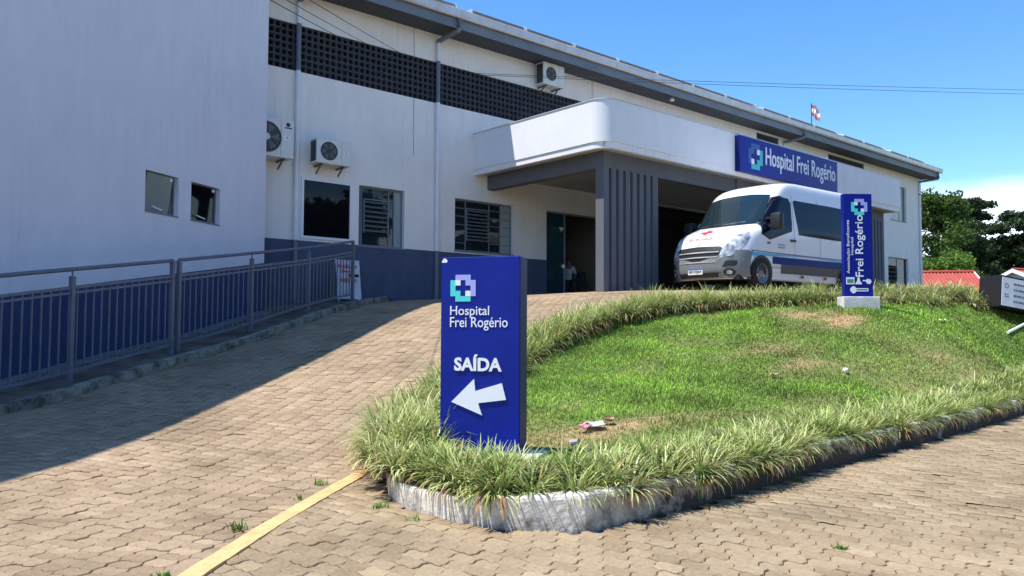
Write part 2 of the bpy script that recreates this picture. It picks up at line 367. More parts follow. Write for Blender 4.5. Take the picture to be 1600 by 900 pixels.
def wall_holes(mb, x0, x1, z0, z1, holes, y0, y1):
    """upright wall slab between planes y0 (front) and y1 with rectangular openings"""
    xs = sorted({x0, x1, *[h[0] for h in holes], *[h[1] for h in holes]}); xs = [x for x in xs if x0 <= x <= x1]
    zs = sorted({z0, z1, *[h[2] for h in holes], *[h[3] for h in holes]}); zs = [z for z in zs if z0 <= z <= z1]
    nx, nz = len(xs)-1, len(zs)-1
    solid = [[not any(h[0]-1e-6 <= (xs[i]+xs[i+1])/2 <= h[1]+1e-6 and h[2]-1e-6 <= (zs[k]+zs[k+1])/2 <= h[3]+1e-6 for h in holes) for k in range(nz)] for i in range(nx)]
    g = lambda i, k: 0 <= i < nx and 0 <= k < nz and solid[i][k]
    for i in range(nx):
        for k in range(nz):
            if not solid[i][k]: continue
            a, b, c, d = xs[i], xs[i+1], zs[k], zs[k+1]
            mb.add([(a, y0, c), (b, y0, c), (b, y0, d), (a, y0, d)], [(0, 1, 2, 3)])
            mb.add([(a, y1, c), (b, y1, c), (b, y1, d), (a, y1, d)], [(3, 2, 1, 0)])
            if not g(i-1, k): mb.add([(a, y0, c), (a, y0, d), (a, y1, d), (a, y1, c)], [(0, 1, 2, 3)])
            if not g(i+1, k): mb.add([(b, y0, c), (b, y1, c), (b, y1, d), (b, y0, d)], [(0, 1, 2, 3)])
            if not g(i, k-1): mb.add([(a, y0, c), (a, y1, c), (b, y1, c), (b, y0, c)], [(0, 1, 2, 3)])
            if not g(i, k+1): mb.add([(a, y0, d), (b, y0, d), (b, y1, d), (a, y1, d)], [(0, 1, 2, 3)])
    return mb

# ------------------------------------------------------------------ terrain heights (surveyed points, smooth between them)
def tps(P):
    P = np.array(P, float); n = len(P); d = np.hypot(P[:, None, 0]-P[None, :, 0], P[:, None, 1]-P[None, :, 1])
    K = np.where(d > 0, d*d*np.log(d+1e-12), 0)+np.eye(n)*.5
    A = np.zeros((n+3, n+3)); A[:n, :n] = K; A[:n, n] = 1; A[:n, n+1:] = P[:, :2]; A[n:, :n] = A[:n, n:].T
    w = np.linalg.solve(A, np.r_[P[:, 2], 0, 0, 0])
    def f(x, y):
        x = np.asarray(x, float); y = np.asarray(y, float)
        d2 = (x[..., None]-P[:, 0])**2+(y[..., None]-P[:, 1])**2+1e-12
        return (.5*d2*np.log(d2))@w[:-3]+w[-3]+w[-2]*x+w[-1]*y
    return f
_zd = tps([(12.85,17.8,.73),(10.3,17.8,.61),(7.74,17.8,.36),(14.5,13.2,.86),(16.8,17.8,.93),(16.9,10.4,.88),(3.85,6.4,-1.27),(8.5,16.3,.33),(5.55,14.2,-.36),(4.15,13.3,-.61),(1.69,11.7,-1.08),
 (2,4,-1.3),(4,4.6,-1.3),(0,6,-1.31),(-2,9.5,-1.33),(20,12,.94),(25,10,.95),(30,17,.95),(24,17.8,.95),(16.,9.3,.75),(12.4,9.9,.42),(13.8,9.3,.5),(15.2,8.4,.56),(16.6,7.5,.57),(18.3,6.7,.52),(20.5,6.2,.48),(24,6,.5),(20,9.5,.88),(-3,3,-1.32),(-6,8,-1.4)])
def zd(x, y):
    x = np.asarray(x, float); y = np.asarray(y, float)
    z = np.clip(_zd(np.clip(x, -6, 26), np.clip(y, 3, 18)), -1.35, .95)
    k = np.clip((x-22)/6, 0, 1)*np.clip((y-6.5)/3, 0, 1)
    return z*(1-k)+.95*k
ROADZ = -1.3
HU = [(3.80,5.7),(4.15,6.2),(4.6,6.75),(5.25,7.4),(6.3,8.15),(7.4,8.8),(8.4,9.3),(9.6,9.75),(11,10.0),(12.4,9.87),(13.8,9.27),(14.9,8.55),(15.55,8.05)]   # upper border, roots
HU2 = [(15.95,7.85),(17.0,7.25),(18.3,6.7),(19.4,6.4)]
HL = [(3.66,5.6),(3.58,5.1),(3.55,4.6),(3.66,4.15),(3.93,3.87),(4.8,3.83),(6.9,4.05),(9.5,4.15),(13.8,4.42),(19,4.7)]                   # lower border, roots
lawnz = tps([(3.9,5.4,-1.06),(3.6,4.2,-1.09),(4.5,3.9,-1.06),(7,4.2,-1.06),(9.5,4.3,-1.06),(13.8,4.4,-1.05),(18,4.6,-1.0),(24,4.8,-.95),
 (4.5,6.38,-1.03),(5.4,7.1,-.9),(6.47,7.95,-.77),(7.55,8.6,-.6),(8.52,9.07,-.42),(9.7,9.5,-.22),(11,9.75,.04),(12.3,9.6,.24),(13.65,9.05,.37),(15.05,8.15,.46),(16.45,7.25,.5),(18.2,6.4,.47),(20.4,5.9,.42),(24,5.7,.45),
 (14.7,7.2,.40),(15.3,6.8,.39),(4.6,4.9,-1.07),(5.3,5.0,-1.05),(4.4,6.9,-1.12),(7.4,9.0,-.53),(11,10.2,.15),(14,9.5,.45)])

def inpoly(x, y, poly):
    x = np.asarray(x, float); y = np.asarray(y, float); c = np.zeros(x.shape, bool); n = len(poly)
    for i in range(n):
        x1, y1 = poly[i]; x2, y2 = poly[(i+1) % n]
        if y1 == y2: continue
        k = ((y1 > y) != (y2 > y)) & (x < (x2-x1)*(y-y1)/(y2-y1)+x1); c ^= k
    return c
KB = [(3.62,5.80),(3.31,5.25),(3.20,4.95),(3.17,4.62),(3.19,4.25),(3.38,3.80),(3.69,3.535),(4.7,3.49),(6.86,3.68),(9.53,3.78),(13.78,4.04),(20,4.3),(30,4.5)]  # kerb outer line
PLANTER = KB+[(30,6.0),(24,6.1)]+[(20.5,6.4)]+[(x+.12, y+.18) for x, y in HU2[::-1]]+[(x-.12, y+.22) for x, y in HU[::-1]]
YEL = [(1.48,4.23),(2.27,4.99),(2.94,5.59),(3.77,6.31)]       # painted kerb line centre (points)
def left_of_yellow(x, y):
    x = np.asarray(x); y = np.asarray(y)
    # driveway side of the yellow line (and its continuation towards the camera)
    (ax, ay), (bx, by) = YEL[0], YEL[2]
    return ((bx-ax)*(y-ay)-(by-ay)*(x-ax) > 0) | (np.asarray(y) > 6.3)

# annex wall frame
D_ = np.array([.843, .537]); N_ = np.array([.537, -.843]); CORN = np.array([7.31, 16.83])
def sw(x, y): p = np.stack([np.asarray(x)-CORN[0], np.asarray(y)-CORN[1]], -1); return p@D_, p@N_
def xy_sw(s, w): return CORN[0]+D_[0]*s+N_[0]*w, CORN[1]+D_[1]*s+N_[1]*w
FY = 17.79

def pn(x, y, s_, seed):      # cheap smooth noise
    r_ = np.random.default_rng(seed); o = 0
    for k in range(5): a = r_.uniform(0, 2*PI, 2); f = s_*(1+.7*k); o = o+np.sin(x*f*math.cos(a[0])+y*f*math.sin(a[0])+a[1]*3)/(1+.4*k)
    return o/2.6
def dryf(X, Y):
    G = lambda a, b, r1, r2, k=1: k*np.exp(-((X-a)/r1)**2-((Y-b)/r2)**2)
    w = .6+.5*pn(X, Y, 5.5, 21)
    worn = G(13.85, 7.6, .5, .55, 1.3)+G(13.95, 6.8, .45, .5, 1.1)+G(11.3, 7.0, .9, .3, .9)+G(11.0, 6.0, .9, .35, .9)+G(5.8, 5.2, .8, .35, 1.0)+G(6.9, 4.95, .9, .3, .8)+G(14.6, 5.3, 1.2, .5, .6)+G(9.0, 4.9, 1.4, .25, .5)
    return np.clip(worn*w+np.clip(pn(X, Y, .75, 1)+.4*pn(X, Y, 2.3, 2)-.15, 0, 1)*.55, 0, 1)
# ------------------------------------------------------------------ ground sheets
def sheet(name, xs, ys, zf, m, keep=None, parent=None, **tags):
    X, Y = np.meshgrid(xs, ys, indexing='ij'); Z = zf(X, Y); nx, ny = X.shape
    idx = np.arange(nx*ny).reshape(nx, ny)
    F = np.stack([idx[:-1, :-1], idx[1:, :-1], idx[1:, 1:], idx[:-1, 1:]], -1).reshape(-1, 4)
    if keep is not None:
        cx = (X[:-1, :-1]+X[1:, 1:])/2; cyy = (Y[:-1, :-1]+Y[1:, 1:])/2; F = F[keep(cx, cyy).ravel()]
    o = arr_mesh(name, np.stack([X, Y, Z], -1).reshape(-1, 3), F, m, parent, **tags)
    o.data.polygons.foreach_set('use_smooth', [True]*len(o.data.polygons)); return o
gm = MB(); gm.add([(-900, -900, -1.62), (900, -900, -1.62), (900, 900, -1.62), (-900, 900, -1.62)], [(0, 1, 2, 3)])
gm.build('ground', mat('far_ground', (.12, .13, .06), .95, var=.4, vscale=.05), kind='structure')
drive = sheet('driveway', np.arange(-9, 30, .25), np.arange(1.5, 18.2, .25), lambda x, y: zd(x, y)-.016, M['joint'],
              keep=lambda x, y: left_of_yellow(x, y) & ~inpoly(x, y, PLANTER) & ((x < 20) | (y > 6.4)) & (y > 1.6), kind='structure')
# keep the joint bed out of the planter corner: planter soil lies above it
road = MB(); road.add([(-12, -30, ROADZ-.016), (60, -30, ROADZ-.016), (60, 4.6, ROADZ-.016), (14, 4.6, ROADZ-.016), (4.5, 4.6, ROADZ-.016), (3.9, 6.6, ROADZ-.016), (3.7, 6.4, ROADZ-.016), (-12, -7.7, ROADZ-.016)], [tuple(range(8))])
road = road.build('road', M['joint'], kind='structure')
MB().box(30, 160, 6, 160, -1.5, .93).box(-60, 30, 31, 160, -1.5, .9).build('yard', mat('yard_soil', (.16, .17, .08), .95, var=.4, vscale=.3), kind='structure')

far_pave = MB(); far_pave.add([(-40, -30, ROADZ-.012), (60, -30, ROADZ-.012), (60, -.4, ROADZ-.012), (-3, -.4, ROADZ-.012), (-12, -7.6, ROADZ-.012), (-40, -7.6, ROADZ-.012)], [tuple(range(6))])
far_pave.build('paved_yard', M['joint2'], kind='structure')
# --- pavers: sixteen-faced interlocking blocks
PW, PD = .176, .118
def paver_outline(g=.004, tip=.023, st=.0095):
    w, d = PW/2, PD/2
    top = [(-w, d), (-.27*PW, d+st), (-.06*PW, d+st), (.06*PW, d-st), (.27*PW, d-st), (w, d)]
    bot = [(a, b-PD) for a, b in top][::-1]
    P = top[:-1]+[(w-tip*.5, d), (w+tip*.5+0, 0)]+[(w-tip*.5, -d)]+bot[1:-1]+[(-w-tip*.5+tip, -d), (-w-tip*.5, 0)]
    # left/right zigzag: tips at mid height, notches at the ends (neighbour column is offset by half a block)
    P = [(-w+tip*.5, d), (-.27*PW, d+st), (-.06*PW, d+st), (.06*PW, d-st), (.27*PW, d-st), (w-tip*.5, d), (w+tip*.5, 0), (w-tip*.5, -d), (.27*PW, -d-st), (.06*PW, -d-st), (-.06*PW, -d+st), (-.27*PW, -d+st), (-w+tip*.5, -d), (-w-tip*.5, 0)]
    return P
OUT = np.array(paver_outline())
# fix the long sides so that a block's bottom matches the top of the block below
OUT[8:12] = [(.27*PW, -PD/2-.0095), (.06*PW, -PD/2-.0095), (-.06*PW, -PD/2+.0095), (-.27*PW, -PD/2+.0095)]
nP = len(OUT)
def shrink(P, g):
    n = len(P); Q = []
    for i in range(n):
        a, b, c = P[i-1], P[i], P[(i+1) % n]
        e1 = (b-a)/np.hypot(*(b-a)); e2 = (c-b)/np.hypot(*(c-b)); n1 = np.array([e1[1], -e1[0]]); n2 = np.array([e2[1], -e2[0]])
        m_ = n1+n2; m_ /= max(.4, np.dot(m_, m_)/2)**.5*np.hypot(*m_)/np.hypot(*m_)
        m_ = (n1+n2)/max(.5, 1+np.dot(n1, n2)); Q.append(b+m_*g)
    return np.array(Q)
sgn = 1 if np.sum(OUT[:, 0]*np.roll(OUT[:, 1], -1)-OUT[:, 1]*np.roll(OUT[:, 0], -1)) < 0 else -1
def paver_geo(OUT):
    nP = len(OUT); O1 = shrink(OUT, .002*sgn); O2 = shrink(OUT, .0065*sgn)
    V = np.vstack([np.c_[O2, np.zeros(nP)], np.c_[O1, np.full(nP, -.005)], np.c_[O1, np.full(nP, -.028)]])
    F = [tuple(range(nP))]+[(i, (i+1) % nP, (i+1) % nP+nP, i+nP) for i in range(nP)]+[(i+nP, (i+1) % nP+nP, (i+1) % nP+2*nP, i+2*nP) for i in range(nP)]
    return V, F
OUTB = []; WB, DB, AB, TB = .172, .124, .0065, .012
OUTB = [(-WB/2, DB/2), (-.375*WB, DB/2+AB), (-.125*WB, DB/2-AB), (.125*WB, DB/2+AB), (.375*WB, DB/2-AB), (WB/2, DB/2), (WB/2-TB, .22*DB), (WB/2+TB, -.22*DB),
        (WB/2, -DB/2), (.375*WB, -DB/2-AB), (.125*WB, -DB/2+AB), (-.125*WB, -DB/2-AB), (-.375*WB, -DB/2+AB), (-WB/2, -DB/2), (-WB/2+TB, -.22*DB), (-WB/2-TB, .22*DB)]
OUTB = np.array([OUTB[i] if i not in (14, 15) else ((-WB/2+TB, -.22*DB) if i == 14 else (-WB/2-TB, .22*DB)) for i in range(16)])
# within a course the right end of a block is the left end of the next one
OUTB[1:5, 1] = [DB/2+AB, DB/2-AB, DB/2+AB, DB/2-AB]; OUTB[9:13, 1] = [-DB/2-AB, -DB/2+AB, -DB/2-AB, -DB/2+AB]
def lay(parent, origin, ax, m, keep, zf, sname, outl, PW, PD, rowshift=False):
    PV, PF = paver_geo(outl); nP = len(outl)
    ax = np.array(ax)/np.hypot(*ax); ay = np.array([-ax[1], ax[0]]); c = []
    for i in range(-115, 116):
        for j in range(-170, 171):
            p = np.array(origin)+(ax*((i+(.5 if j % 2 else 0))*PW)+ay*(j*PD) if rowshift else ax*(i*PW)+ay*((j+(.5 if i % 2 else 0))*PD)); c.append(p)
    c = np.array(c); xd = [cam_xd(*p) for p in c]
    d = np.array([q[1] for q in xd]); xx = np.array([q[0] for q in xd])
    ok = (d > 2.9) & (d < 24) & (xx > -800/d*2-100) & (xx < 1700+1600/d) & keep(c[:, 0], c[:, 1])
    c = c[ok]; d = d[ok]; xx = xx[ok]
    h = zf(c[:, 0], c[:, 1]); e = .05
    gx = (zf(c[:, 0]+e, c[:, 1])-h)/e; gy = (zf(c[:, 0], c[:, 1]+e)-h)/e
    lift = RNG.normal(0, .0026, len(c)); tlt = RNG.normal(0, .014, (len(c), 2))
    gx = gx+tlt[:, 0]; gy = gy+tlt[:, 1]
    # pavers that show: in frame and not under the bottom edge
    row = 510+1237*1.3/np.maximum(d, .1)
    vis = (xx > -30) & (xx < 1630) & (-h*1237/d+510 < 915)
    order = np.lexsort((d, ~vis)); near = order[:300]; far = order[300:]
    me = bpy.data.meshes.new('paver'); me.from_pydata([tuple(q) for q in PV], [], PF); me.materials.append(m)
    ang = math.atan2(ax[1], ax[0])
    for k in near:
        o = bpy.data.objects.new('paver', me); COL.objects.link(o); o.parent = parent
        n = Vector((-gx[k], -gy[k], 1)).normalized(); xa = Vector((ax[0], ax[1], ax[0]*gx[k]+ax[1]*gy[k])).normalized(); ya = n.cross(xa)
        o.matrix_local = Matrix(((xa.x, ya.x, n.x, c[k, 0]), (xa.y, ya.y, n.y, c[k, 1]), (xa.z, ya.z, n.z, h[k]+lift[k]), (0, 0, 0, 1)))
    Vb = PV[:2*nP]; K = len(far)
    wx = c[far, 0][:, None]+Vb[:, 0]*ax[0]+Vb[:, 1]*ay[0]; wy = c[far, 1][:, None]+Vb[:, 0]*ax[1]+Vb[:, 1]*ay[1]
    wz = (h[far]+lift[far])[:, None]+(wx-c[far, 0][:, None])*gx[far][:, None]+(wy-c[far, 1][:, None])*gy[far][:, None]+Vb[:, 2]
    V = np.stack([wx, wy, wz], -1).reshape(-1, 3)
    me2 = bpy.data.meshes.new(sname); fs = []
    cap = list(range(nP)); ring = [(i, (i+1) % nP, (i+1) % nP+nP, i+nP) for i in range(nP)]
    base = np.arange(K)*2*nP
    loops = np.concatenate([np.concatenate([np.array(cap)[None]+base[:, None], (np.array(ring).ravel()[None]+base[:, None])], 1)]).ravel()
    tot = np.tile(np.array([nP]+[4]*nP), K); st = np.r_[0, np.cumsum(tot)[:-1]]
    me2.vertices.add(len(V)); me2.vertices.foreach_set('co', V.astype(np.float32).ravel()); me2.loops.add(len(loops)); me2.loops.foreach_set('vertex_index', loops.astype(np.int32))
    me2.polygons.add(len(tot)); me2.polygons.foreach_set('loop_start', st.astype(np.int32)); me2.polygons.foreach_set('loop_total', tot.astype(np.int32)); me2.update(calc_edges=True)
    a = me2.attributes.new('tone', 'FLOAT', 'POINT'); a.data.foreach_set('value', np.repeat(RNG.random(K), 2*nP).astype(np.float32))
    me2.materials.append(m)
    bm = bmesh.new(); bm.from_mesh(me2); bmesh.ops.recalc_face_normals(bm, faces=bm.faces[:]); bm.to_mesh(me2); bm.free()
    link(sname, me2, parent, kind='stuff'); return K
def dist_poly(x, y, P):
    x = np.asarray(x, float); y = np.asarray(y, float); b = np.full(x.shape, 9.)
    for (x1, y1), (x2, y2) in zip(P[:-1], P[1:]):
        L = (x2-x1)**2+(y2-y1)**2; t = np.clip(((x-x1)*(x2-x1)+(y-y1)*(y2-y1))/L, 0, 1); b = np.minimum(b, np.hypot(x-x1-t*(x2-x1), y-y1-t*(y2-y1)))
    return b
YEXT = [(-5.2, -1.6), *YEL]
CURBR = [(*xy_sw(s_, 1.5),) for s_ in (-17, 3.6)]
keepD = lambda x, y: left_of_yellow(x, y) & ~inpoly(x, y, PLANTER) & (dist_poly(x, y, YEXT) > .03) & (sw(x, y)[1] > 1.58) & (y < FY-.05) & ((x < 21) & (y > 1.7)) & (dist_poly(x, y, KB) > .0)
keepR = lambda x, y: ~left_of_yellow(x, y) & ~inpoly(x, y, PLANTER) & (dist_poly(x, y, YEXT) > .03) & (y < 6.3) & (dist_poly(x, y, KB) > .0)
lay(drive, (4, 8), (.625, -.78), M['paver'], keepD, zd, 'far_pavers', OUT, PW, PD)
lay(road, (6, 1), (.14, -.99), M['paver2'], keepR, lambda x, y: np.full(np.shape(x), ROADZ)+.006*np.sin(x*1.1+y), 'far_pavers', OUTB, WB, DB, True)

# weeds & yellow kerb
yb = MB()
def ribbon(mb, pts, w, z0, z1, zf=None, n=6, jit=0):
    P = []
    for (a, b) in zip(pts[:-1], pts[1:]):
        for i in range(n): t = i/n; P.append((a[0]+(b[0]-a[0])*t, a[1]+(b[1]-a[1])*t))
    P.append(pts[-1]); L = []; V = []
    for i, p in enumerate(P):
        a = P[max(i-1, 0)]; b = P[min(i+1, len(P)-1)]; t = Vector((b[0]-a[0], b[1]-a[1])).normalized(); nn = Vector((t.y, -t.x))
        z = float(zf(*p)) if zf else 0; j = random.uniform(-jit, jit); j2 = random.uniform(-jit, jit); k = random.uniform(-jit, jit)
        for s_, zz, q in ((-1, z0, j), (-1, z1, j), (1, z1, j2), (1, z0, j2)): V.append((p[0]+nn.x*(s_*w/2+q), p[1]+nn.y*(s_*w/2+q), z+zz+(k if zz == z1 else 0)))
    m = len(P); F = [(i*4+k, (i+1)*4+k, (i+1)*4+(k+1) % 4, i*4+(k+1) % 4) for i in range(m-1) for k in range(4)]
    F += [(0, 1, 2, 3), ((m-1)*4+3, (m-1)*4+2, (m-1)*4+1, (m-1)*4)]
    mb.add(V, F)
ribbon(yb, [(-1.2, 1.75), *YEL, (3.88, 6.40)], .125, -.08, .011, lambda x, y: max(ROADZ, float(zd(x, y)))+.0, n=14, jit=.002)
yb.build('yellow_kerb_line', M['yellow'], kind='structure')

# planter: kerb, soil, lawn
kb = MB()
KT = np.array([.19, .15, .15, .16, .18, .215, .235, .235, .235, .235, .235, .23, .23])   # kerb height above road along KB
def kerb_build():
    P = [np.array(p) for p in KB]; Q = []; Hh = []
    for i in range(len(P)-1):
        n = max(1, int(np.hypot(*(P[i+1]-P[i]))/.12))
        for k in range(n): t = k/n; Q.append(P[i]*(1-t)+P[i+1]*t); Hh.append(KT[i]*(1-t)+KT[i+1]*t)
    Q.append(P[-1]); Hh.append(KT[-1]); m = len(Q); V = []
    for i in range(m):
        t = Q[min(i+1, m-1)]-Q[max(i-1, 0)]; t /= np.hypot(*t); n = np.array([-t[1], t[0]])   # n points into the planter
        if i and i < m-1:
            pass
        j = random.uniform(-.0015, .0015); top = ROADZ+Hh[i]+random.uniform(-.003, .003)
        for a, z in ((0, ROADZ-.06), (.004+j, ROADZ+.02), (.008+j, top-.03), (.014+j, top-.01), (.03+j, top), (.13, top), (.15, top-.015), (.15, ROADZ-.06)):
            q = Q[i]+n*a; V.append((q[0], q[1], z))
    F = [(i*8+k, i*8+k+1, (i+1)*8+k+1, (i+1)*8+k) for i in range(m-1) for k in range(7)]
    kb.add(V, F)
kerb_build()
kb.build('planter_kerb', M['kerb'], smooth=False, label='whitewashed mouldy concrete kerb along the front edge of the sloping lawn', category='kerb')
lawn = sheet('lawn_ground', np.arange(3.0, 31, .2), np.arange(3.3, 10.7, .1), lambda x, y: np.where(dist_poly(x, y, KB) < .2, np.minimum(lawnz(np.clip(x, 3, 24), y), ROADZ+.21), lawnz(np.clip(x, 3, 24), y))+.02*np.sin(x*2.1)*np.sin(y*2.7), M['lawn'],
             keep=lambda x, y: inpoly(x, y, PLANTER) & (dist_poly(x, y, KB) > .07), kind='structure')
lv = np.empty(len(lawn.data.vertices)*3); lawn.data.vertices.foreach_get('co', lv); lv = lv.reshape(-1, 3)
ld = dryf(lv[:, 0], lv[:, 1]); la = lawn.data.attributes.new('dry', 'FLOAT', 'POINT'); la.data.foreach_set('value', ld.astype(np.float32))

# walkway beside the annex, with its low kerb
ss = np.arange(-17, 4.0, .25); ww = np.linspace(-1.3, 1.46, 10); SS, WW = np.meshgrid(ss, ww, indexing='ij'); XX, YY = xy_sw(SS, WW)
xk, yk = xy_sw(SS, np.full_like(SS, 1.5)); ZZ = zd(xk, yk)+.07+.012*np.sin(SS*5+WW*7)+(1.46-WW)*.03
idx = np.arange(XX.size).reshape(XX.shape); F = np.stack([idx[:-1, :-1], idx[1:, :-1], idx[1:, 1:], idx[:-1, 1:]], -1).reshape(-1, 4)
cyw = (YY[:-1, :-1]+YY[1:, 1:])/2; F = F[(cyw < FY+.3).ravel()]
arr_mesh('walkway', np.stack([XX, YY, ZZ], -1).reshape(-1, 3), F, mat('walkway_dirty_concrete', (.135, .112, .088), .95, var=.6, vscale=2.2, bump=.7, bscale=25), kind='structure')
wk = MB(); ribbon(wk, [xy_sw(-17, .16), xy_sw(-.1, .16)], .30, -.1, .03, lambda x, y: float(zd(*xy_sw(float(sw(x, y)[0]), 1.5)))+.105, n=50, jit=.006)
wk.build('wall_foot_gutter', mat('pale_mortar', (.20, .20, .20), .9, var=.35, vscale=4, bump=.5), kind='structure')
rk = MB(); ribbon(rk, [xy_sw(-17, 1.5), xy_sw(-.5, 1.5), xy_sw(3.4, 1.36)], .16, -.2, .115, lambda x, y: float(zd(x, y)), n=55, jit=.008)
rk.build('walkway_kerb', M['kerbd'], label='low mossy concrete kerb below the railing beside the ramp', category='kerb')

# ------------------------------------------------------------------ hospital building
HB = thing('hospital_building', 'long two storey pale lilac hospital building with charcoal plinth, screen block band and entrance canopy', 'building', (25, 20, 0))
HO = (25, 20, 0)
def hb(mb, name, m, parent=None, **k):
    if parent is None: return mb.build(name, m, HB, off=HO, **k)
    return mb.build(name, m, parent, off=HO, **k)       # sub-parts: same frame, parents sit at the thing's origin
WIN1 = (8.66, 10.0, 2.155, 3.56); WIN2 = (10.22, 11.60, 2.04, 3.60); WIN3 = (13.28, 15.46, 2.12, 3.60); DOOR = (16.82, 20.4, .93, 3.60)
DOOR2 = (21.4, 30.2, .93, 4.36)
RW1 = (40.66, 43.04, 1.9, 3.62); RW2 = (41.0, 42.93, 5.55, 7.38)
BAND = (5.2, 26.0, 6.17, 7.325); B2 = (28.68, 30.40, 7.0, 8.02); B3 = (34.64, 38.2, 7.0, 8.0)
holes = [WIN1, WIN2, WIN3, DOOR, DOOR2, RW1, RW2, BAND, B2, B3]
hb(wall_holes(MB(), 4.5, 44.7, -1.0, 8.1, holes, FY, FY+.18), 'wall', M['wall'])
hb(MB().box(44.5, 44.7, FY+.18, 31, -1, 8.1).box(4.5, 44.5, 30.8, 31, -1, 8.1).box(4.5, 4.7, FY+.18, 30.8, -1, 8.1), 'rear_wall', M['wall'])
hb(wall_holes(MB(), 4.6, 44.72, -1.0, 2.05, holes, FY-.012, FY-.001), 'plinth', M['plinth'])
# rooms behind the openings
rm = MB()
rm.box(6, 21.2, 22.0, 22.1, 0, 4.4).box(6, 21.3, 17.98, 22, 4.0, 4.1).box(31, 44, 17.98, 22, 4.0, 4.1).box(6, 44, 17.98, 22, .8, .93).box(16.0, 16.1, 17.98, 22, .6, 4).box(21.2, 21.3, 17.98, 22, .6, 4).box(31, 44.4, 22.0, 22.1, 0, 8.1)
hb(rm, 'inner_wall', M['room'])
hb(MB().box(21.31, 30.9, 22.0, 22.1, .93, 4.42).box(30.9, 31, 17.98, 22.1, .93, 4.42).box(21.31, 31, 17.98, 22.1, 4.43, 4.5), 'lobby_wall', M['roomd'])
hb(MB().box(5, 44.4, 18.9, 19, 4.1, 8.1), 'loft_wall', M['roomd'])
# screen blocks
def block_geo(s=.1645, t=.10, hole=.066):
    h = s/2; o = [(h, 0), (h, h), (0, h), (-h, h), (-h, 0), (-h, -h), (0, -h), (h, -h)]; g = h-.004
    o = [(max(-g, min(g, a)), max(-g, min(g, b))) for a, b in o]
    i = [(hole*math.cos(k*PI/4)*(1.0 if k % 2 == 0 else 1.27), hole*math.sin(k*PI/4)*(1.0 if k % 2 == 0 else 1.27)) for k in range(8)]
    V = [(a, 0, b) for a, b in o]+[(a*1.0, .0, b*1.0) for a, b in i]+[(a*.82, .035, b*.82) for a, b in i]+[(a*.95, t, b*.95) for a, b in i]+[(a, t, b) for a, b in o]
    F = []
    for k in range(8):
        k2 = (k+1) % 8
        F += [(k, k2, 8+k2, 8+k), (8+k, 8+k2, 16+k2, 16+k), (16+k, 16+k2, 24+k2, 24+k), (24+k, 24+k2, 32+k2, 32+k)]
    return V, F
BV, BF = block_geo()
bme = bpy.data.meshes.new('screen_block'); bme.from_pydata(BV, [], BF); bme.materials.append(M['screen'])
bm = bmesh.new(); bm.from_mesh(bme); bmesh.ops.recalc_face_normals(bm, faces=bm.faces[:]); bm.to_mesh(bme); bm.free()
cnt = 0; restb = MB(); pit = .165
for i in range(int((26.0-6.9)/pit)):
    for k in range(7):
        x = 6.9+pit*(i+.5); z = 6.17+pit*(k+.5)
        if x > 7.6 and cnt < 300:
            o = link('screen_block', bme, HB); o.location = (x-HO[0], FY+.025-HO[1], z); cnt += 1
        else: restb.add([(a+x, b+FY+.025, c+z) for a, b, c in BV], BF)
for (a, b, c, d) in (B2, B3):
    for i in range(int((b-a)/pit)+1):
        for k in range(int((d-c)/pit)+1):
            restb.add([(u+a+pit*(i+.5), v+FY+.025, w+c+pit*(k+.5)-.03) for u, v, w in BV], BF)
hb(restb, 'screen_blocks', M['screen'], kind='stuff')
hb(MB().box(5, 26, FY+.14, FY+.16, 6.1, 6.18).box(5, 26, FY+.14, FY+.16, 7.32, 7.4), 'screen_edge', M['screen'])
# eaves
hb(MB().box(4.0, 44.95, 17.0, FY-.002, 8.1, 8.13).box(44.70, 44.95, FY, 31.2, 8.1, 8.13), 'soffit', M['soff'])
hb(MB().box(4.0, 45.0, 16.965, 16.998, 8.07, 8.42).box(44.965, 45.0, 17.0, 31.2, 8.07, 8.42), 'fascia_board', M['fasc'])
gt = MB(); prof = [(.00, 8.545), (.0, 8.37), (-.03, 8.335), (-.10, 8.33), (-.145, 8.37), (-.15, 8.52), (-.17, 8.54), (-.155, 8.55), (-.135, 8.52), (-.13, 8.39), (-.02, 8.38), (-.02, 8.545)]
gt.prism([(a, b) for a, b in prof], (3.9, 16.96, 0), (0, 1, 0), (0, 0, 1), (41.4, 0, 0)); G = hb(gt, 'gutter', M['gutter'])
gj = MB()
for i in range(18):
    x = 4.9+i*2.35; gj.prism([(.0, 8.36), (-.03, 8.325), (-.10, 8.32), (-.155, 8.365), (-.16, 8.52), (-.15, 8.52), (-.13, 8.38), (-.02, 8.375)], (x, 16.96, 0), (0, 1, 0), (0, 0, 1), (.045, 0, 0))
    hb(gj, 'gutter_joint', M['gutter'], parent=G); gj = MB()
SL = .16
rf = MB(); rf.add([(3.8, 16.93, 8.53), (45.15, 16.93, 8.53), (45.15, 24.5, 8.53+SL*7.57), (3.8, 24.5, 8.53+SL*7.57), (3.8, 31.5, 8.53), (45.15, 31.5, 8.53),
    (3.8, 16.93, 8.50), (45.15, 16.93, 8.50), (45.15, 24.5, 8.50+SL*7.57), (3.8, 24.5, 8.50+SL*7.57), (3.8, 31.5, 8.50), (45.15, 31.5, 8.50)],
    [(0, 1, 2, 3), (3, 2, 5, 4), (6, 9, 8, 7), (9, 10, 11, 8), (0, 6, 7, 1), (4, 5, 11, 10), (0, 3, 9, 6), (3, 4, 10, 9), (1, 7, 8, 2), (2, 8, 11, 5)])
RF = hb(rf, 'roof', M['roof'])
hb(MB().add([(44.6, 17.8, 8.12), (44.6, 31, 8.12), (44.6, 24.5, 9.6)], [(0, 1, 2)]), 'gable', M['wall'])
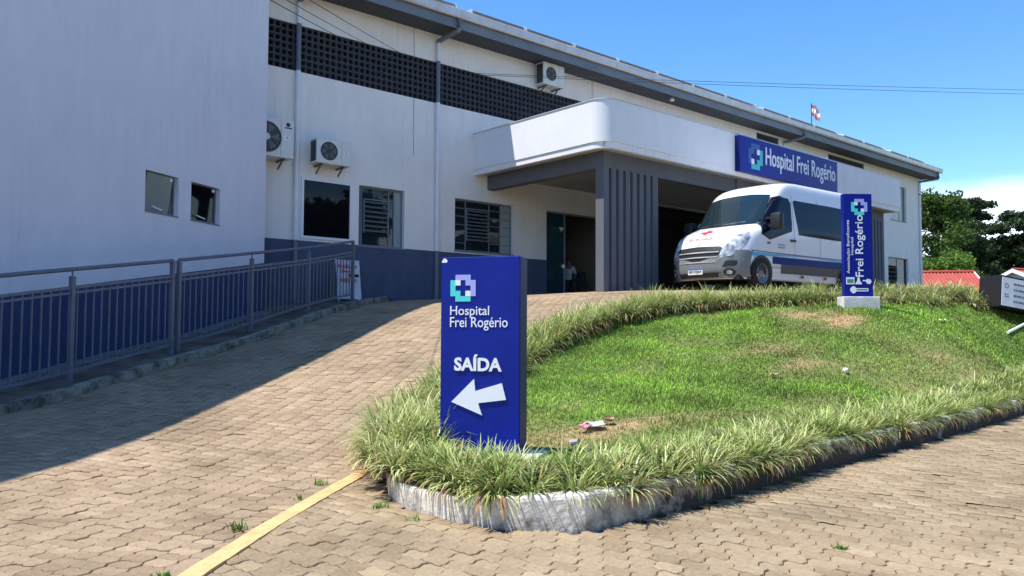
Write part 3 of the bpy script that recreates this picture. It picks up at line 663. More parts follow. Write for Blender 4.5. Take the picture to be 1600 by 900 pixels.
# solar panels in groups along the eave, each a thing lying on the roof
pl0 = thing('solar_panel', 'dark framed solar panel in the row along the hospital eave', 'solar panel', (0, 0, 0), 0, 'solar panels along the hospital eave')
MB().bbox(-.99, .99, 0, 1.15, .05, .088, .006).build('panel_frame', M['alu'], pl0)
MB().box(-.965, .965, -.004, 1.12, .055, .084).build('panel_edge', M['solar'], pl0)
MB().box(-.965, .965, .025, 1.125, .088, .091).build('cell_sheet', M['solar'], pl0)
for q in (-.99, .96): MB().bbox(q, q+.05, -.03, .03, -.05, .105, .004).build('clamp', M['alu'], pl0)
first = True
for a, n in ((4.6, 4), (13.15, 7), (27.8, 3), (34.4, 2), (39.2, 2)):
    for i in range(n):
        o = pl0 if first else copy_tree(pl0); first = False
        o.location = (a+1+i*2.02, 16.98, 8.62); o.rotation_euler = (math.atan(SL), 0, 0)
# downpipes
def downpipe(x, elbow_x=None, y=FY-.06, top=7.86, bottom=.2, elb=True, r=.062):
    segs = [(top, 7.33, 'pipe'), (7.33, 6.17, 'piped'), (6.17, 2.05, 'pipe'), (2.05, bottom, 'piped')] if x < 30 else [(top, bottom, 'pipe')]
    P = None
    for a, b, m in segs:
        o = MB().tube([(x, y, a), (x, y, b)], r, 12)
        if P is None: P = hb(o, 'downpipe', M[m], smooth=True)
        else: hb(o, 'downpipe_length', M[m], parent=P, smooth=True)
    for z in (7.2, 5.2, 3.4):
        if z < top and (x < 20 or x > 40): hb(MB().tube([(x, y, z-.03), (x, y, z+.03)], r+.008, 12), 'pipe_collar', M['pipe'] if z < 6 else M['piped'], parent=P, smooth=True)
    ex = elbow_x if elbow_x else x
    hb(MB().tube([(ex, 16.9, 8.38), (ex, 16.9, 8.06), (ex-.01, 16.93, 8.0), (x, y-.02, top+.04), (x, y, top-.04)], r+.003, 12), 'pipe_elbow', M['fasc'], parent=P, smooth=True)
downpipe(8.47); downpipe(12.62, 12.72); downpipe(30.75, 30.92, top=7.86, bottom=5.6); downpipe(44.52, 44.9)
hb(MB().tube([(18.87, FY-.02, 8.09), (18.87, FY-.02, 5.3)], .014, 6).tube([(18.93, FY-.02, 8.09), (18.93, FY-.02, 5.3)], .010, 6), 'conduit', M['pipe'])
hb(MB().tube([(11.84, FY-.006, 8.09), (11.86, FY-.006, 7.33)], .007, 5).tube([(11.86, FY-.006, 6.16), (11.87, FY-.006, 4.6)], .006, 5), 'thin_cable', M['frame'])
hb(MB().lathe([(0, -.12), (.07, -.11), (.09, -.06), (.05, -.04), (.045, 0)], (22.4, 17.24, 8.1), (0, 0, 1), 14), 'soffit_lamp', M['white'], smooth=True)

def window(hole, fm, gm, cols=(), rows=(), louv=None, y=None, ft=.045, border=True, pm_={}):
    x0, x1, z0, z1 = hole; y = y or FY+.10
    b = MB()
    b.box(x0, x1, y, y+.05, z0, z0+ft).box(x0, x1, y, y+.05, z1-ft, z1).box(x0, x0+ft, y+.001, y+.049, z0+ft, z1-ft).box(x1-ft, x1, y+.001, y+.049, z0+ft, z1-ft)
    for c in cols: b.box(c-.014, c+.014, y+.002, y+.045, z0+ft, z1-ft)
    w_ = hb(b, 'window', fm)
    for (r, a, c) in rows: hb(MB().box(a, c, y+.006, y+.03, r-.009, r+.009), 'glazing_bar', fm, parent=w_)
    xs = [x0+ft]+list(cols)+[x1-ft]
    for ci, (a, c) in enumerate(zip(xs[:-1], xs[1:])):
        gm2 = pm_.get(ci, gm)
        if louv and louv[0]-.05 <= a and c <= louv[1]+.05:
            if louv[3] < z1-ft-.1: hb(MB().box(a, c, y+.02, y+.026, louv[3], z1-ft), 'pane', gm, parent=w_)
            if louv[2] > z0+ft+.1: hb(MB().box(a, c, y+.02, y+.026, z0+ft, louv[2]), 'pane', pm_.get('b', gm), parent=w_)
        else: hb(MB().box(a, c, y+.02, y+.026, z0+ft, z1-ft), 'pane', gm2, parent=w_)
    if louv:
        a, c, l0, l1, n = louv; hh = (l1-l0)/n
        for i in range(n):
            z = l0+(i+.5)*hh; th = R(33)
            hb(MB().obox(((a+c)/2, y-.01, z), ((c-a)/2-.01, 0, 0), (0, .055*math.cos(th), .055*math.sin(th)), (0, -.004*math.sin(th), .004*math.cos(th))), 'louvre_slat', M['glassl'] if 'glassl' in M else gm, parent=w_)
        hb(MB().box(a-.012, a+.012, y-.03, y+.05, l0, l1).box(c-.012, c+.012, y-.03, y+.05, l0, l1).box(a, c, y-.02, y+.04, l1-.01, l1+.015), 'louvre_frame', fm, parent=w_)
    hb(MB().box(x0-.02, x1+.02, FY-.03, FY+.10, z0-.03, z0-.001), 'window_sill', M['frame'], parent=w_)
    return w_
M['glassl'] = mat('louvre_glass', (.17, .19, .20), .15, spec=.7)
# window 1: white frame flush with the wall, dark glass, louvres showing faintly behind
x0, x1, z0, z1 = WIN1
w1 = hb(MB().box(x0-.03, x1+.03, FY-.035, FY+.03, z1-.02, z1+.045).box(x0-.03, x1+.03, FY-.035, FY+.03, z0-.045, z0+.02).box(x0-.03, x0+.03, FY-.034, FY+.03, z0+.02, z1-.02).box(x1-.05, x1+.02, FY-.034, FY+.03, z0+.02, z1-.02), 'window', M['framew'], label='window with white frame and dark glass')
hb(MB().box(x0+.03, x1-.05, FY+.0, FY+.006, z0+.02, z1-.02), 'pane', M['glassd'], parent=w1)
for i in range(7): hb(MB().obox((x0+.58, FY+.14, z0+.33+i*.13), (.34, 0, 0), (0, .04, .03), (0, -.003, .004)), 'louvre_slat', M['rust'], parent=w1)
window(WIN2, M['frame'], M['glass'], cols=(10.36, 11.17, 11.33), louv=(10.42, 11.14, 2.40, 3.27, 7), pm_={0: M['panel'], 3: M['frost'], 'b': M['panel']})
window(WIN3, M['frame'], M['glass'], cols=(13.73, 14.60, 15.02), rows=[(z, 13.32, 13.73) for z in (3.35, 3.12, 2.88, 2.62, 2.36)]+[(z, 14.6, 15.44) for z in (3.38, 3.15, 2.92, 2.66, 2.40)], louv=(13.76, 14.57, 2.42, 3.36, 9), pm_={3: M['frost']})
window(RW1, M['frame'], M['glass'], cols=(41.9,), louv=(40.75, 41.85, 2.1, 3.2, 5), pm_={1: M['glass']})
window(RW2, M['frame'], mat('curtain_glass_green', (.16, .24, .20), .2), cols=(42.3,))
# glazed entrance: fixed pane left, sliding leaf, open dark foyer
y = FY+.06; x0, x1, z0, z1 = DOOR
gd = hb(MB().box(x0, x1, y, y+.06, z1-.05, z1).box(x0, x0+.04, y+.001, y+.059, z0, z1-.05).box(17.64, 17.70, y+.001, y+.059, z0, z1-.05).box(x1-.04, x1, y+.001, y+.059, z0, z1-.05), 'glass_door', M['frame'])
hb(MB().box(x0+.04, 17.64, y+.02, y+.028, z0, z1-.05), 'door_pane', M['glasst'], parent=gd)
hb(MB().box(17.56, 17.66, y-.02, y+.05, 1.85, 1.95), 'door_handle', M['alu'], parent=gd)
x0, x1, z0, z1 = DOOR2
gd = hb(MB().box(x0, x1, y, y+.06, z1-.05, z1).box(x0, x0+.04, y+.001, y+.059, z0, z1-.05).box(25.68, 25.74, y+.001, y+.059, z0, z1-.05).box(x1-.04, x1, y+.001, y+.059, z0, z1-.05), 'glass_door', M['frame'])
hb(MB().box(23.6, 25.68, y+.02, y+.028, z0, z1-.05), 'door_pane', M['glassd'], parent=gd)
# canopy
def path_fascia(x0, yf, x1, rad, n=12):
    P = [(x0, FY-.003), (x0, 15.2)]
    for i in range(n+1): a = PI+i*(PI/2)/n; P.append((x0+rad+rad*math.cos(a), yf+rad+rad*math.sin(a)))
    P += [(22, yf), (x1, yf), (x1, FY-.003)]; return P
def wall_path(mb, P, Q, z0, z1):
    n = len(P); V = [(*p, z0) for p in P]+[(*p, z1) for p in P]+[(*q, z0) for q in Q]+[(*q, z1) for q in Q]
    F = []
    for i in range(n-1): F += [(i, i+1, n+i+1, n+i), (2*n+i+1, 2*n+i, 3*n+i, 3*n+i+1), (n+i, n+i+1, 3*n+i+1, 3*n+i), (i+1, i, 2*n+i, 2*n+i+1)]
    F += [(0, n, 3*n, 2*n), (n-1, 3*n-1, 4*n-1, 2*n-1)]
    mb.add(V, F); return mb
CX0, CYF, CX1 = 13.93, 12.72, 30.2
ca = hb(wall_path(MB(), path_fascia(CX0, CYF, CX1, .46), path_fascia(CX0+.14, CYF+.14, CX1-.14, .32), 4.475, 5.505), 'canopy_parapet', M['wall2'], smooth=True)
hb(wall_path(MB(), path_fascia(CX0+.028, CYF+.028, CX1-.028, .44), path_fascia(CX0+.14, CYF+.14, CX1-.14, .32), 4.32, 4.474), 'canopy_drip_edge', M['wall2'], parent=ca, smooth=True)
hb(wall_path(MB(), path_fascia(CX0-.018, CYF-.018, CX1+.018, .475), path_fascia(CX0+.16, CYF+.16, CX1-.16, .30), 5.506, 5.532), 'canopy_coping', M['gutter'], parent=ca)
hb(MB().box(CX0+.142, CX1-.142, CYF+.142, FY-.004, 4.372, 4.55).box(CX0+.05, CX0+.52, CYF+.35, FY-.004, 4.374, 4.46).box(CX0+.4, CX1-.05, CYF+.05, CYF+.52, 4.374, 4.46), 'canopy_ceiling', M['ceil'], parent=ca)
cl = thing  # noqa
bmz = (3.955, 4.372)
hb(MB().box(14.44, 14.72, 13.492, FY-.014, *bmz), 'canopy_beam', M['char'])
hb(MB().box(14.44, 29.9, 13.22, 13.49, *bmz).box(20.15, 20.45, 13.16, 13.219, 3.96, 4.371), 'canopy_beam', M['char'])
def fluted(x0, x1, n, gw, y0=13.22, dp=.27, gd=.11):
    """pier with n vertical grooves in its front and back"""
    pts = [(x0, y0)]; pitch = (x1-x0)/(n+.9)
    for i in range(n):
        c = x0+pitch*(i+1)-.02; pts += [(c-gw/2, y0), (c-gw/2, y0+gd), (c+gw/2, y0+gd), (c+gw/2, y0)]
    pts += [(x1, y0), (x1, y0+dp), (x0, y0+dp)]
    return MB().prism(pts, (0, 0, .2), (1, 0, 0), (0, 1, 0), (0, 0, 3.954-.2))
hb(fluted(14.44, 16.56, 7, .105), 'fluted_pier', M['char']); hb(fluted(27.9, 29.9, 7, .105), 'fluted_pier', M['char'])

# building sign on the canopy
BS = thing('wall_sign', 'long blue fascia sign with hospital name in white above the van', 'sign', (19.37, 12.62, 4.42))
MB().bbox(0, 5.66, -.07, .09, 0, 1.02, .006).build('sign_box', M['blue'], BS)
MB().box(-.002, .03, -.05, .085, .02, 1.0).build('end_cap', M['blues'], BS)
def logo(parent, o, s, colA, colB, colC, flip=False, u=(1, 0, 0), v=(0, 0, 1), w=(0, -1, 0), h=.004):
    """five by five pixel cross; o = lower left"""
    G = ['.AAA.', 'BC.AA', 'B...A', 'BB.CA', '.BBB.']
    for ch, m, nm in (('A', colA, 'logo_upper_bracket'), ('B', colB, 'logo_lower_bracket'), ('C', colC, 'logo_square')):
        mb = MB()
        for r, rowt in enumerate(G):
            for c, q in enumerate(rowt if not flip else rowt[::-1]):
                if q == ch and ch == 'C' and mb.v: mb.build(nm, m, parent); mb = MB()
                if q == ch: mb.prism(rect(c*s-.0001, (c+1)*s+.0001, (4-r)*s-.0001, (5-r)*s+.0001), o, u, v, Vector(w)*(h+(.001 if ch == 'C' else 0)))
        mb.build(nm, m, parent)
logo(BS, (.43, -.071, .13), .148, M['midb'], M['teal'], M['white'], flip=True)
# upper/left bracket dark, lower/right bracket teal, as printed on the fascia sign
text('Hospital Frei Rogério', 'lettering', M['let'], BS, (1.33, 5.50, .18, .86), o=(0, -.071, 0), h=.012, bold=.010)
for q in (.35, 5.3): MB().box(q, q+.04, .09, .11, .95, 1.15).build('bracket', M['alu'], BS)

# ------------------------------------------------------------------ annex (angled wing at left)
AX = thing('annex_building', 'tall plain lilac wing with navy plinth and two small square windows at left', 'building', (CORN[0], CORN[1], 0), math.atan2(D_[1], D_[0]))
AH = [(-3.65, -2.79, 2.035, 2.765), (-2.44, -1.57, 2.03, 2.762)]
wall_holes(MB(), -17, 0, -1.7, 8.65, AH, 0, .22).build('wall', M['annex'], AX)
MB().box(-.2, -.001, .221, 3.4, -1, 8.649).box(-17, -16.8, .221, 9, -1.7, 8.64).box(-16.8, -.2, 8.8, 9, -1.7, 8.64).build('side_wall', M['annex'], AX)
pz = lambda s_: 1.372+.148*s_
MB().prism([(-17, -1.7), (-.0, -1.0), (.0, pz(0)), (-17, pz(-17))], (0, -.012, 0), (1, 0, 0), (0, 0, 1), (0, .011, 0)).build('plinth', M['plinth2'], AX)
MB().box(-17.1, .0, -.02, 9.1, 8.651, 8.72).build('roof', M['roof'], AX)
MB().prism([(-17, 8.721), (-8.6, 8.721), (-9.6, 8.9), (-12.7, 9.75), (-17, 10.9)], (0, 0, 0), (1, 0, 0), (0, 0, 1), (0, .22, 0)).build('added_shadow_wedge', M['annex'], AX)  # unseen wedge added on the wall top to widen the driveway shadow
MB().box(-8, -.4, 2.2, 2.3, 1, 4).box(-8, -.4, .23, 2.2, 3.6, 3.7).box(-8, -.4, .23, 2.2, 1.2, 1.3).build('inner_wall', M['room'], AX)
for i, (a, b, c, d) in enumerate(AH):
    w_ = MB().box(a, b, .10, .14, c, c+.03).box(a, b, .10, .14, d-.03, d).box(a, a+.03, .101, .139, c+.03, d-.03).box(b-.03, b, .101, .139, c+.03, d-.03).build('window', M['frame'], AX, label=['window whose glass mirrors the sky', 'window with dark glass'][i])
    MB().box(a, b, -.012, .10, c-.03, c-.002).build('window_sill', M['frame'], w_)
    t_ = R(4 if i else 9)
    MB().obox(((a+b)/2-.04, .07, (c+d)/2), ((b-a)/2-.10, 0, 0), (0, .003, 0), (0, -math.sin(t_)*.3, .335)).build('pane', M['glassd'] if i else mat('painted_sky_glass', (.22, .25, .23), .12, spec=.6), w_)  # first pane: sky reflection painted in as a paler base colour
    MB().tube([(a+.2, .02, c+.10), (a+.45, .02, c+.06)], .012, 6).box(b-.20, b-.15, .02, .05, d-.10, d-.05).build('window_handle', M['white'], w_)

# ------------------------------------------------------------------ railing
RLp = thing('ramp_railing', 'grey blue steel railing with thin balusters along the walkway beside the annex', 'railing', (*xy_sw(-4.2, 1.15), float(zd(*xy_sw(-4.2, 1.5)))+.07))
ro = tuple(RLp.location)
def RX(s_, w_, z): x, y = xy_sw(s_, w_); return (x, y, z)
def hz(s_): return np.interp(s_, [-14, -7.4, -4.2, -.05, 1.95], [-.40, .62, 1.07, 1.68, 2.03])     # handrail height
def gz(s_): return float(zd(*xy_sw(s_, 1.5)))+.08
def rb(mb, name, **k): return mb.build(name, M['rail'], RLp, off=ro, **k)
posts = [-12.6, -10.5, -8.4, -6.3, -4.28, -4.12, -2.1, -.05, 1.95]
for s_ in posts:
    full = s_ in (-4.28, -4.12, 1.95, -8.4)
    top = hz(s_)-(.0 if full else .10); w2 = .032
    mb = MB(); c = RX(s_, 1.15, (top+gz(s_)-.1)/2); mb.obox(c, (D_[0]*w2, D_[1]*w2, 0), (N_[0]*w2, N_[1]*w2, 0), (0, 0, (top-gz(s_)+.1)/2)); 
    if not full: mb.tube([RX(s_, 1.15, top-.01), RX(s_, 1.15, hz(s_))], .012, 6)
    rb(mb, 'post')
for a, b in ((-14, -4.28), (-4.12, 1.97)):
    st = np.linspace(a, b, 12)
    rb(MB().tube([RX(q, 1.15, hz(q)) for q in st], .031, 10), 'handrail', smooth=True)
    for off, hh in ((-.26, .02), (-.335, .016), (None, .022)):
        def zz(q):
            if off is not None: return hz(q)+off
            return gz(q)+.17+ (0.0)
        mb = MB()
        for q0, q1 in zip(st[:-1], st[1:]):
            p, r_ = Vector(RX(q0, 1.15, zz(q0))), Vector(RX(q1, 1.15, zz(q1))); ax = (r_-p)/2
            mb.obox((p+r_)/2, ax, (N_[0]*.016, N_[1]*.016, 0), (0, 0, hh))
        rb(mb, 'rail')
q = -13.9
while q < 1.9:
    if min(abs(q-s_) for s_ in posts) > .06:
        z1 = hz(q)-.26; z0 = gz(q)+.17; c = RX(q, 1.15, (z0+z1)/2)
        rb(MB().obox(c, (D_[0]*.0095, D_[1]*.0095, 0), (N_[0]*.0095, N_[1]*.0095, 0), (0, 0, (z1-z0)/2)), 'baluster')
    q += .148

# ------------------------------------------------------------------ air conditioners
def ac(label, x0, x1, z0, z1, yf, fan, big=False, cap=False):
    w, h = x1-x0, z1-z0; dp = FY-.10-yf
    t = thing('air_conditioner', label, 'air conditioner', (x0, yf, z0), 0, None)
    MB().bbox(0, w, 0, dp, 0, h, .014).build('casing', M['acw'], t)
    cx, cz, r = fan
    MB().lathe([(r, 0), (r, -.012), (r*.99, -.016), (r*.96, -.004), (0.001, -.003)], (cx, -.001, cz), (0, 1, 0), 28).build('fan_opening', M['acd'], t, smooth=True)
    fb = MB()
    for k in range(6): a = k*PI/3; fb.add([(cx+math.cos(a)*r*.2, -.006, cz+math.sin(a)*r*.2), (cx+math.cos(a-.2)*r*.85, -.010, cz+math.sin(a-.2)*r*.85), (cx+math.cos(a+.35)*r*.85, -.006, cz+math.sin(a+.35)*r*.85)], [(0, 1, 2)])
    fb.build('fan_blade', M['acm'], t)
    g = MB()
    for k in range(3 if not big else 4): rr = r*(.3+.22*k); g.lathe([(rr, -.016), (rr+.006, -.02), (rr+.012, -.016)], (cx, 0, cz), (0, 1, 0), 24)
    nsp = 16 if not big else 26
    for k in range(nsp): a = 2*PI*k/nsp; g.obox((cx+math.cos(a)*r*.55, -.020, cz+math.sin(a)*r*.55), (math.cos(a)*r*.44, 0, math.sin(a)*r*.44), (0, .002, 0), (-math.sin(a)*.003, 0, math.cos(a)*.003))
    g.build('fan_guard', M['acm'], t)
    MB().lathe([(0.001, -.026), (r*.2, -.026), (r*.22, -.014)], (cx, 0, cz), (0, 1, 0), 18).build('fan_hub', M['acw'] if big else M['acd'], t, smooth=True)
    s_ = MB()
    n = int(h/.045)
    for k in range(n-2): s_.box(-.004, .001, .05, dp-.04, .06+k*.045, .06+k*.045+.018)
    s_.box(-.002, .002, .04, dp-.03, .05, h-.05); s_.build('side_grille', M['acd'], t)
    MB().box(w*.72, w*.725, -.003, .001, .03, h-.03).build('panel_seam', M['acd'], t)
    MB().box(w*.78, w*.93, -.004, .001, h*.48, h*.58).build('sticker', M['white'], t); MB().box(w*.83, w*.88, -.006, -.003, h*.5, h*.56).build('sticker_emblem', M['lav'], t)
    for q in (w*.16, w*.8):
        MB().box(q, q+.04, .02, dp+.10, -.045, -.003).obox((q+.02, dp*.6+.03, -.12), (.012, 0, 0), (0, dp*.36, -.09), (0, .01, .016)).build('wall_bracket', M['rust'], t)
    if cap: MB().lathe([(.001, -.006), (.05, -.006), (.05, 0)], (w*.87, 0, h*.87), (0, 1, 0), 16).build('maker_badge', M['black'], t); MB().box(w*.80, w*.95, -.005, 0, h*.77, h*.80).build('badge_lettering', M['acd'], t); MB().lathe([(.028, -.009), (.02, -.009)], (w*.875, 0, h*.87), (0, 1, 0), 12).build('badge_ring', M['rust'], t)
    return t
ac('big beige air conditioner half hidden by the annex corner, highest of the two at left', 7.02, 8.19, 3.895, 4.80, 17.3, (.50, .44, .36), big=True, cap=True)
ac('beige air conditioner with round black fan above the white framed window', 8.80, 9.73, 3.925, 4.53, 17.35, (.33, .31, .225))
ac('small white air conditioner high under the eave beside the canopy', 16.27, 17.16, 7.39, 8.08, 17.35, (.32, .35, .21))

# ------------------------------------------------------------------ totem sign in front
T1 = thing('totem_sign', 'tall blue totem sign with white arrow and exit lettering standing in the front border', 'sign', (3.90, 5.41, -1.03), math.atan2(-.58, .37))
TW, TH, TD = .688, 1.605, .225
MB().bbox(0, TW, 0, TD, 0, TH, .006).build('sign_box', M['blue'], T1)
MB().box(TW-.001, TW+.0025, .012, TD-.012, .01, TH-.01).build('side_panel', M['blues'], T1)
MB().bbox(-.03, TW+.17, -.14, TD+.05, -.16, -.001, .01).build('base_slab', M['base'], T1)
tx = lambda px: (px-689.3)/122.7*TW
tz = lambda py: (704-py)/304.5*TH
F1 = dict(o=(0, -.0005, 0))
logo(T1, (tx(704.6), -.0005, tz(470)), .0445, M['lav'], M['turq'], M['white'])
text('Hospital', 'lettering', M['let'], T1, (tx(704.5), tx(765.5), tz(496), tz(477)), h=.006, bold=.002, **F1)
text('Frei Rogério', 'lettering', M['let'], T1, (tx(704.5), tx(794), tz(515.5), tz(494.5)), h=.006, bold=.002, **F1)
text('SAÍDA', 'lettering', M['let'], T1, (tx(711.8), tx(785.5), tz(579), tz(553)), h=.010, bold=.032, **F1)
plate('arrow', M['let'], T1, [(tx(a), tz(b)) for a, b in ((708, 627.6), (743.2, 591), (745, 609.8), (785.9, 596.5), (792.3, 622), (749.6, 628.4), (755.7, 647))][::-1], o=(0, -.0005, 0), h=.012)
plate('sticker', M['white'], T1, [(.004, TH-.045), (.05, TH-.045), (.058, TH-.03), (.045, TH-.014), (.03, TH-.008), (.016, TH-.02)], o=(0, -.0005, 0), h=.002)

# second totem, on the hill
T2p = (14.72, 7.27)
T2 = thing('totem_sign', 'narrow blue totem sign with vertical hospital name on white block beside the van', 'sign', (*T2p, .595), R(-40))
w2, h2, d2 = .55, 1.98, .13
MB().bbox(0, w2, 0, d2, 0, h2, .006).build('sign_box', M['blue'], T2)
MB().bbox(-.05, w2+.10, -.07, d2+.12, -.40, -.001, .012).build('base_block', M['base'], T2)
logo(T2, (.15, -.001, 1.57), .062, M['lav'], M['turq'], M['white'])
V2 = dict(o=(0, -.001, -.03), u=(0, 0, 1), v=(-1, 0, 0), h=.005)
text('Frei Rogério', 'lettering', M['let'], T2, (.41, 1.60, -.415, -.215), bold=.008, **V2)
text('Hospital', 'lettering', M['let'], T2, (.83, 1.17, -.195, -.13), bold=.004, **V2)
text('Associação Beneficente', 'lettering', M['let'], T2, (.47, 1.50, -.115, -.05), bold=.004, **V2)
plate('screen_icon', M['white'], T2, rect(.03, .19, .235, .37), o=(0, -.001, 0), h=.003); plate('screen_icon_inset', mat('print_green', (.05, .30, .16), .5), T2, rect(.05, .17, .262, .335), o=(0, -.004, 0), h=.002)
plate('bell_icon', M['white'], T2, [(.21, .235), (.33, .235), (.33, .26), (.30, .30), (.29, .36), (.27, .39), (.25, .36), (.24, .30), (.21, .26)], o=(0, -.001, 0), h=.003)
plate('key_icon', M['white'], T2, [(.35, .30), (.41, .29), (.43, .25), (.49, .24), (.52, .285), (.50, .33), (.44, .34), (.41, .315), (.35, .32)], o=(0, -.001, 0), h=.003)
plate('thermometer_icon', M['white'], T2, [(.12, .09), (.16, .06), (.20, .07), (.22, .10), (.45, .10), (.46, .13), (.45, .16), (.22, .16), (.20, .19), (.16, .20), (.12, .17), (.10, .13)], o=(0, -.001, 0), h=.003)
plate('thermometer_icon_line', M['blues'], T2, rect(.23, .44, .12, .14), o=(0, -.004, 0), h=.001)

# black and white board at right
BB = thing('display_board', 'black and white box shaped board leaning on the grass at the right edge', 'sign', (18.74, 5.89, .47), R(-66)); BB.rotation_euler = (R(-3), R(8), R(-25))
MB().bbox(0, 1.5, -.0, .55, 0, .68, .01).build('board_box', M['black'], BB)
MB().box(.03, 1.47, -.008, .001, .03, .64).build('printed_face', M['white'], BB)
for i, L in enumerate((.86, .80, .62, .72)):
    t_ = ['ATENDIMENTO MEDICO HOSPITALAR', 'PRONTO SOCORRO 24 HORAS', 'RECEPCAO GERAL', 'VISITAS E INTERNACAO'][i]
    mb = MB(); x = .34
    while x < .34+L:
        l = random.uniform(.03, .10); mb.box(x, x+l, -.012, -.008, .50-i*.125, .545-i*.125); x += l+.016
    mb.build('printed_line', M['acm'], BB)
MB().lathe([(.055, -.003), (.035, -.003)], (.15, -.009, .46), (0, 1, 0), 16).box(.09, .21, -.011, -.008, .27, .29).box(.09, .21, -.011, -.008, .22, .24).build('emblem', M['acm'], BB)
MB().tube([(18.18, 5.58, -0.08), (20.35, 5.64, 0.26)], .03, 8).build('white_pole', M['white'], label='white pole lying on the lawn below the black board', category='pole')

# A-frame board behind the railing
AF = thing('easel_board', 'small white folding board with red and black letters by the plinth', 'sign', (9.27, 17.15, .56), R(2))
a = R(8)
MB().obox((.33, 0, .56), (.33, 0, 0), (0, .008, 0), (0, math.sin(a)*.5, .48)).build('front_panel', mat('poster_white', (.55, .62, .70), .5, var=.25, vscale=3), AF)
MB().obox((.33, .28, .5), (.32, 0, 0), (0, .006, 0), (0, -math.sin(a)*.5, .48)).build('back_panel', M['frame'], AF)
pf = dict(u=(1, 0, 0), v=(0, math.sin(a), math.cos(a)), w=(0, -1, 0), o=(0, -.085, .06), h=.003)
text('FARMÁCIA', 'lettering', M['red'], AF, (.06, .60, .78, .90), bold=.02, **pf)
text('ABERTA', 'lettering', M['red'], AF, (.08, .55, .43, .53), bold=.02, **pf)
plate('arrow', M['red'], AF, [(.12, .70), (.2, .65), (.2, .68), (.5, .68), (.5, .72), (.2, .72), (.2, .75)], **{k: v for k, v in pf.items() if k != 'h'}, h=.003)
plate('black_strip', M['black'], AF, rect(.33, .62, .57, .64), **{k: v for k, v in pf.items() if k != 'h'}, h=.003)
for q in (.03, .6): MB().tube([(q, -.08, 0), (q, -.06, .12)], .014, 6).build('leg', M['white'], AF)

# ------------------------------------------------------------------ van
VS = 1.045
VAN = thing('van', 'white passenger van with navy side stripe parked before the canopy', 'van', (15.74, 11.42, .885), R(177)); VAN.scale = (VS, VS*1.04, VS*1.065)
ZF = [.22, .30, .42, .60, .80, .95, 1.05, 1.15, 1.25, 1.34, 1.42, 1.50, 1.60, 1.75, 1.90, 2.05, 2.16, 2.24, 2.32, 2.39, 2.44, 2.475, 2.50]
XF = [-.12, -.05, -.01, .0, -.02, -.08, -.14, -.22, -.36, -.60, -.86, -.97, -1.06, -1.19, -1.32, -1.45, -1.56, -1.64, -1.75, -1.88, -2.02, -2.22, -2.7]
HWZ = [.96, .985, 1.0, 1.015, 1.02, 1.02, 1.02, 1.02, 1.015, 1.012, 1.008, 1.0, .99, .975, .96, .942, .928, .915, .90, .88, .85, .79, .66]
LNZ = [.75, .8, .85, .9, .9, .9, .9, .9, .88, .8, .72, .62, .56, .5, .46, .44, .42, .42, .42, .44, .5, .6, .8]
xf = lambda z: float(np.interp(z, ZF, XF)); hw = lambda z: float(np.interp(z, ZF, HWZ)); ln = lambda z: float(np.interp(z, ZF, LNZ))
XR = -5.55; NE = 2.7
def v_front(y_, z, off=0):
    w_, L = hw(z), ln(z); a = min(abs(y_)/w_, 1); return xf(z)-L*(1-(max(0, 1-a**NE))**(1/NE))+off
def v_side(x, z, off=0):
    w_, L = hw(z), ln(z); t_ = x-(xf(z)-L)
    if t_ <= 0: return w_+off
    return w_*(max(0, 1-(min(t_/L, 1))**NE))**(1/NE)+off
def v_slice(z):
    w_, L, X = hw(z), ln(z), xf(z); P = []
    for k in range(13):
        th = k/12*PI/2; a = math.sin(th)**(2/NE); c = math.cos(th)**(2/NE); P.append((X-L+L*c, w_*a))
    for x in np.linspace(X-L, XR+.12, 16)[1:]: P.append((float(x), w_))
    P += [(XR+.04, w_-.03), (XR, w_-.12), (XR, w_*.5), (XR, 0)]
    return P
vb = MB(); zl = sorted(set(ZF+[.5, .7, .88, 1.0, 1.1, 1.2, 1.3, 1.38, 1.46, 1.68, 1.82, 1.98, 2.1, 2.2, 2.28, 2.36]))
sl = [v_slice(z) for z in zl]; n = len(sl[0])
WH = (-.98, -4.62); WR = .345
for sd in (1, -1):
    V = [(x, y_*sd, z) for P, z in zip(sl, zl) for x, y_ in P]
    F = []
    for i in range(len(zl)-1):
        for k in range(n-1):
            q = (i*n+k, i*n+k+1, (i+1)*n+k+1, (i+1)*n+k); cx = sum(V[j][0] for j in q)/4; cz = sum(V[j][2] for j in q)/4
            F.append(q)
    vb.add(V, F)
    m_ = len(zl)-1; vb.add([V[m_*n+k] for k in range(n)]+[(V[m_*n+k][0], 0, 2.505) for k in range(n)], [(k, k+1, n+k+1, n+k) for k in range(n-1)])
bod = vb.build('body', M['vanw'], VAN, smooth=True)
vsub = dict()
def fan(name, m, poly, proj, parent, off, rings=4, thick=None, sub=5, **tags):
    """patch that follows the bodywork: star-shaped outline projected on it"""
    P = []
    for a, b in zip(poly, poly[1:]+poly[:1]):
        for k in range(sub): t_ = k/sub; P.append((a[0]+(b[0]-a[0])*t_, a[1]+(b[1]-a[1])*t_))
    cx = sum(p[0] for p in P)/len(P); cz = sum(p[1] for p in P)/len(P); V = [proj(cx, cz, off)]; n = len(P)
    for r in range(1, rings+1):
        for p in P: V.append(proj(cx+(p[0]-cx)*r/rings, cz+(p[1]-cz)*r/rings, off))
    for p in P: V.append(proj(p[0], p[1], -.01))
    F = [(0, 1+k, 1+(k+1) % n) for k in range(n)]
    for r in range(rings): F += [(1+r*n+k, 1+r*n+(k+1) % n, 1+(r+1)*n+(k+1) % n, 1+(r+1)*n+k) for k in range(n)]
    return MB().add(V, F).build(name, m, parent, smooth=True, **tags)
